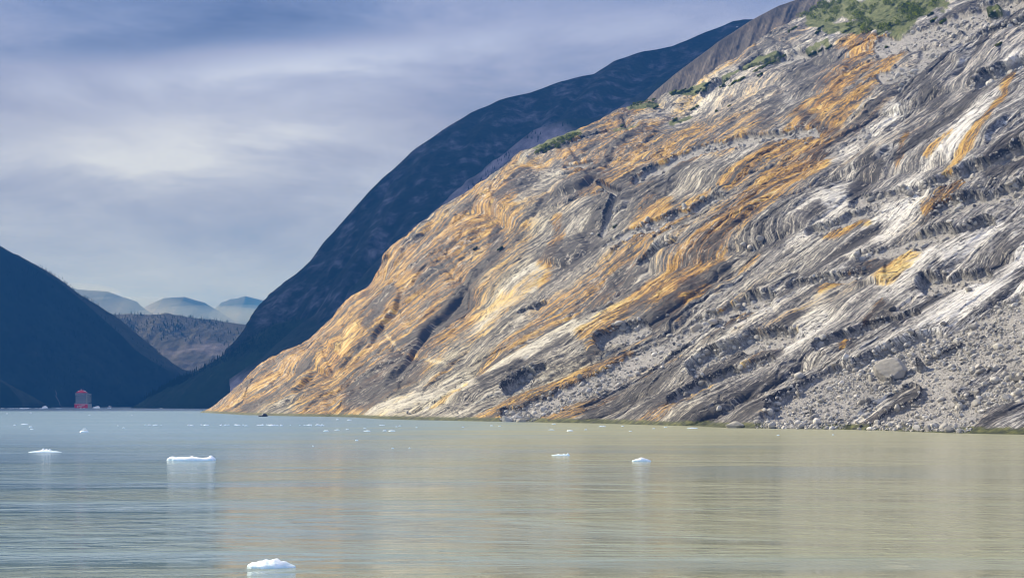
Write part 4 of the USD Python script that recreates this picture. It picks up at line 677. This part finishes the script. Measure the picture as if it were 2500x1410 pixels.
r = np.random.default_rng(31)
for k in range(58):
    x = 345 + 450 * r.uniform() ** .9; floe(x, 1038 + r.normal() * .5 + (x - 560) * .0008, 3 + 12 * r.uniform() ** 2.2, 1.6 + 1.2 * r.uniform(), 'fragment of the thin white line of brash ice', 'line of brash ice', seed=100 + k)
floe(110, 996, 16, 5.5, 'white berg piece on the far waterline left of the ship', None, 'lump'); floe(235, 996, 21, 4.5, 'white berg piece on the far waterline beside the ship', None, 'lump', [(.2, 0, .5, .12)])
for k in range(32): floe(r.uniform(0, 620) if k > 18 else r.uniform(0, 110), 996.2 + r.uniform(0, 1.2), 4 + 13 * r.uniform() ** 2, 1.0 + 1.2 * r.uniform() ** 2, 'fragment of drift ice along the far waterline', 'far drift ice', seed=300 + k)

# ------------------------------------------------------------------ cruise ship, seen from astern
RED, SHIPW, GLASS, DECKG, NAVYP = plain('red_paint', (.80, .002, .03), .4), plain('ship_white', (.70, .70, .70), .45), plain('dark_glazing', (.03, .045, .06), .15), plain('silver_hull', (.46, .47, .50), .4), plain('funnel_navy', (.02, .02, .06), .4)
def box(x0, x1, y0, y1, z0, z1): return trimesh.creation.box(bounds=[[x0, y0, z0], [x1, y1, z1]])
from shapely.geometry import Polygon
def plan(pts, z0, z1): m = trimesh.creation.extrude_polygon(Polygon(pts), z1 - z0, engine='earcut'); m.apply_translation((0, 0, z0)); return m
sp = on_water(198, 995.2)
ship = thing('cruise_ship', 'red sterned cruise ship with stacked white decks on the far water', 'cruise ship', None, (sp[0], sp[1], 0), 13.6)
hull = plan([(-17.5, 1.2), (17.5, 1.2), (18.2, 40), (18.2, 205), (12, 245), (3, 272), (0, 277), (-3, 272), (-12, 245), (-18.2, 205), (-18.2, 40)], -4, 11.5); obj('hull', hull, DECKG, ship)
obj('transom', plan([(-17.6, 1.2), (17.6, 1.2), (17.2, .2), (-17.2, .2)], -3, 10.6), RED, ship)
tx = meshkit.text_mesh('Virgin', 5.6, .3, bold=True); tx.apply_translation(-tx.bounds.mean(0)); sh = np.eye(4); sh[0, 1] = .35; sh[1, 0] = .22; tx.apply_transform(sh); tx.apply_transform(trimesh.transformations.rotation_matrix(np.pi / 2, [1, 0, 0])); tx.apply_translation((-1.5, .02, 5.2)); obj('lettering', tx, SHIPW, ship)
obj('rail_deck', plan([(-17.9, .6), (17.9, .6), (18.3, 30), (-18.3, 30)], 11.5, 12.6), SHIPW, ship)
obj('superstructure', plan([(-13.2, 9), (13.2, 9), (15.5, 26), (16, 215), (8, 236), (-8, 236), (-16, 215), (-15.5, 26)], 12.6, 36.5), GLASS, ship)
for k in range(8):
    z0 = 14.6 + k * 2.75; w_ = 14.2 - .12 * k
    obj('balcony_deck', plan([(-w_, 5.2 + .3 * k), (w_, 5.2 + .3 * k), (16.6, 26), (16.6, 212), (-16.6, 212), (-16.6, 26)], z0, z0 + .75), SHIPW, ship)
for z0, w_ in ((36.5, 16.2), (39.4, 16.6)): obj('upper_deck', plan([(-w_, 3.5), (w_, 3.5), (19.8, 26), (19.8, 60), (16.8, 64), (16.8, 210), (-16.8, 210), (-16.8, 26)], z0, z0 + 1.0), SHIPW, ship)
obj('upper_house', box(-14.5, 14.5, 12, 205, 37.5, 41.8), GLASS, ship)
rf = plan([(-12.5, 8), (12.5, 8), (13.5, 60), (9, 90), (-9, 90), (-13.5, 60)], 41.8, 44.6); obj('red_house', rf, RED, ship)
obj('red_roof', trimesh.Trimesh(*[np.array(q) for q in ([(-11, 12, 44.6), (11, 12, 44.6), (11, 80, 44.6), (-11, 80, 44.6), (-4.5, 26, 49.5), (4.5, 26, 49.5), (4.5, 60, 49.5), (-4.5, 60, 49.5)], [(0, 1, 5), (0, 5, 4), (1, 2, 6), (1, 6, 5), (2, 3, 7), (2, 7, 6), (3, 0, 4), (3, 4, 7), (4, 5, 6), (4, 6, 7)])], process=False), RED, ship)
fn = trimesh.creation.cylinder(3.4, 6.5, sections=20); fn.apply_translation((0, 40, 52.5)); obj('funnel', fn, NAVYP, ship)
for x_, y_, z_ in ((-8, 14, 46.6), (7.6, 14, 46.8), (10.2, 15, 46.2), (-1.2, 24, 50.4)):
    sd = trimesh.creation.icosphere(subdivisions=2, radius=1.7); sd.apply_translation((x_, y_, z_)); obj('radar_dome', sd, SHIPW, ship)
# a small grey vessel beyond it
vp = on_water(258, 995.0); ves = thing('work_boat', 'small grey vessel on the far water to the right of the ship', 'boat', None, (vp[0], vp[1] + 40, 0), 80)
obj('hull', plan([(-2.6, -9), (2.6, -9), (2.8, 3), (1.6, 8), (0, 10.5), (-1.6, 8), (-2.8, 3)], -.8, 2.2), DECKG, ves); obj('cabin', box(-2, 2, -5, 3, 2.2, 4.6), SHIPW, ves); obj('wheelhouse', box(-1.6, 1.6, -1, 3, 4.6, 6.4), SHIPW, ves); obj('window', box(-1.65, 1.65, 1.4, 3.05, 5.1, 5.9), GLASS, ves); obj('mast', trimesh.creation.cylinder(.12, segment=[(0, 0, 6.4), (0, -.4, 9)], sections=8), DECKG, ves)

# ------------------------------------------------------------------ inflatable boat with passengers under the golden rock
import manifold3d as m3
def chain_body(joints, bones):
    """One skin over a skeleton: hulls of the spheres at both ends of every bone, joined and smoothed."""
    ball = {k: m3.Manifold.sphere(rd, 16).translate(tuple(map(float, p))) for k, (p, rd) in joints.items()}
    b = m3.Manifold()
    for a, c in bones: b += m3.Manifold.batch_hull([ball[a], ball[c]])
    m = b.refine_to_length(.06).to_mesh(); t = trimesh.Trimesh(m.vert_properties[:, :3], m.tri_verts); trimesh.smoothing.filter_taubin(t, iterations=8); return t
SKIN, HAIR = plain('skin', (.50, .32, .24), .6), plain('dark_hair', (.04, .03, .02), .7)
COATS = [plain('navy_coat', (.03, .04, .11), .8), plain('white_coat', (.70, .72, .78), .8), plain('blue_coat', (.10, .14, .34), .8)]
TROUS = plain('dark_trousers', (.03, .03, .035), .85)
def seated(loc, rz, coat, label):
    t = thing('person', label, 'person', None, loc, rz); J = {}
    def j(k, p, rd): J[k] = (np.array(p, float), rd)
    j('pelvis', (0, 0, .10), .135); j('belly', (0, .02, .28), .125); j('chest', (0, .03, .46), .135); j('neck', (0, .04, .62), .055); j('head', (0, .06, .76), .098); j('chin', (0, .11, .70), .06)
    B = [('pelvis', 'belly'), ('belly', 'chest'), ('chest', 'neck'), ('neck', 'head'), ('head', 'chin')]; arms = []
    for s_, q in ((-1, 'l'), (1, 'r')):
        j('hip' + q, (.09 * s_, .02, .09), .095); j('knee' + q, (.13 * s_, .44, .13), .065); j('ankle' + q, (.12 * s_, .46, -.29), .045); j('toe' + q, (.13 * s_, .62, -.32), .04)
        j('sho' + q, (.19 * s_, .03, .54), .07); j('elb' + q, (.24 * s_, .10, .29), .05); j('wri' + q, (.13 * s_, .33, .22), .035); j('palm' + q, (.11 * s_, .40, .20), .035)
        B += [('pelvis', 'hip' + q), ('hip' + q, 'knee' + q), ('knee' + q, 'ankle' + q), ('ankle' + q, 'toe' + q), ('chest', 'sho' + q), ('sho' + q, 'elb' + q), ('elb' + q, 'wri' + q), ('wri' + q, 'palm' + q)]
        for f_ in range(5):
            dx = (-.03 + .015 * f_) if f_ < 4 else -.045 * s_; j(f'f{q}{f_}', (.11 * s_ + dx, (.47 + .01 * (f_ in (1, 2))) if f_ < 4 else .42, .16 if f_ < 4 else .20), .010); B.append(('palm' + q, f'f{q}{f_}'))
    obj('body', chain_body(J, B), SKIN, t, smooth=True)
    big = {k: (p, rd + .018) for k, (p, rd) in J.items()}
    obj('coat', chain_body(big, [b for b in B if all(x in ('pelvis', 'belly', 'chest') or x[:3] in ('sho', 'elb', 'wri') for x in b)]), coat, t, smooth=True)
    obj('trousers', chain_body(big, [b for b in B if all(x[:3] in ('hip', 'kne', 'ank') for x in b)]), TROUS, t, smooth=True)
    hr = trimesh.creation.icosphere(subdivisions=2, radius=.108); hr.apply_translation((0, .035, .785)); obj('hair', hr, HAIR, t, smooth=True)
bp_ = on_water(639, 1016.0); brz = 78.0
boat = thing('inflatable_boat', 'small dark inflatable boat with people aboard under the golden rock', 'boat', None, (bp_[0], bp_[1], 0), brz)
RUB, ALU, MOT = plain('dark_rubber', (.012, .014, .022), .5), plain('grey_deck', (.28, .29, .30), .5), plain('outboard_grey', (.05, .05, .055), .35)
for s_ in (-1, 1):
    pts = [(.95 * s_, -2.6, .32), (.98 * s_, 0, .32), (.92 * s_, 1.5, .36), (.55 * s_, 2.5, .46), (0.0, 2.85, .52)]
    obj('tube', trimesh.util.concatenate([trimesh.creation.capsule(.27, np.linalg.norm(np.subtract(b, a)), count=[10, 12]).apply_transform(trimesh.geometry.align_vectors([0, 0, 1], np.subtract(b, a) / np.linalg.norm(np.subtract(b, a))) if True else np.eye(4)).apply_translation(a) for a, b in zip(pts[:-1], pts[1:])]), RUB, boat, smooth=True)
obj('floor', plan([(-.85, -2.5), (.85, -2.5), (.85, 1.4), (.4, 2.4), (-.4, 2.4), (-.85, 1.4)], .05, .22), ALU, boat); obj('transom', box(-.85, .85, -2.6, -2.5, .05, .75), ALU, boat)
obj('console', box(-.35, .35, .2, .7, .22, 1.05), ALU, boat); obj('windscreen', box(-.33, .33, .66, .70, 1.05, 1.4), GLASS, boat); obj('bench', box(-.5, .5, -.95, -.4, .22, .60), ALU, boat)
en = obj('outboard_motor', trimesh.util.concatenate([box(-.2, .2, -3.0, -2.62, .7, 1.2), box(-.08, .08, -2.9, -2.7, -.5, .7)]), MOT, boat)
def aboard(x, y, z): a = math.radians(brz); return (bp_[0] + x * math.cos(a) - y * math.sin(a), bp_[1] + x * math.sin(a) + y * math.cos(a), z)
seated(aboard(-.28, -.7, .62), brz, COATS[0], 'person in a navy coat sitting on the boat bench, farther left'); seated(aboard(.28, -.68, .62), brz, COATS[1], 'person in a white coat sitting on the boat bench'); seated(aboard(-.9, .9, .62), brz - 70, COATS[2], 'person in a blue coat sitting on the boat side near the bow')

MISTM = usdkit.material(stage, '/World/Looks/mist_air', {'v': ('principled_volume', {'color': (.62, .78, 1.0), 'absorption_color': (1., 1., 1.), 'density': 5.0e-4, 'anisotropy': .0})}, [], volume='v.volume')
for x, y, D, wpx, hpx, t in [(330, 752, 12300, 300, 30, 420), (500, 772, 12250, 380, 26, 420), (215, 712, 12400, 150, 20, 380), (610, 770, 12350, 200, 26, 400)]:
    e = trimesh.creation.icosphere(subdivisions=4, radius=1.0); k = D / F; v = e.vertices * np.array([wpx / 2 * k, t, hpx * k]); v *= (1 + .35 * (fbm(e.vertices * 1.6 + x, 3, 8) - .5))[:, None]
    e.vertices = v + at(x, y, D); tag(obj('mist', e, MISTM, smooth=True), 'pale mist drifting between the far hills', 'mist', kind='stuff')
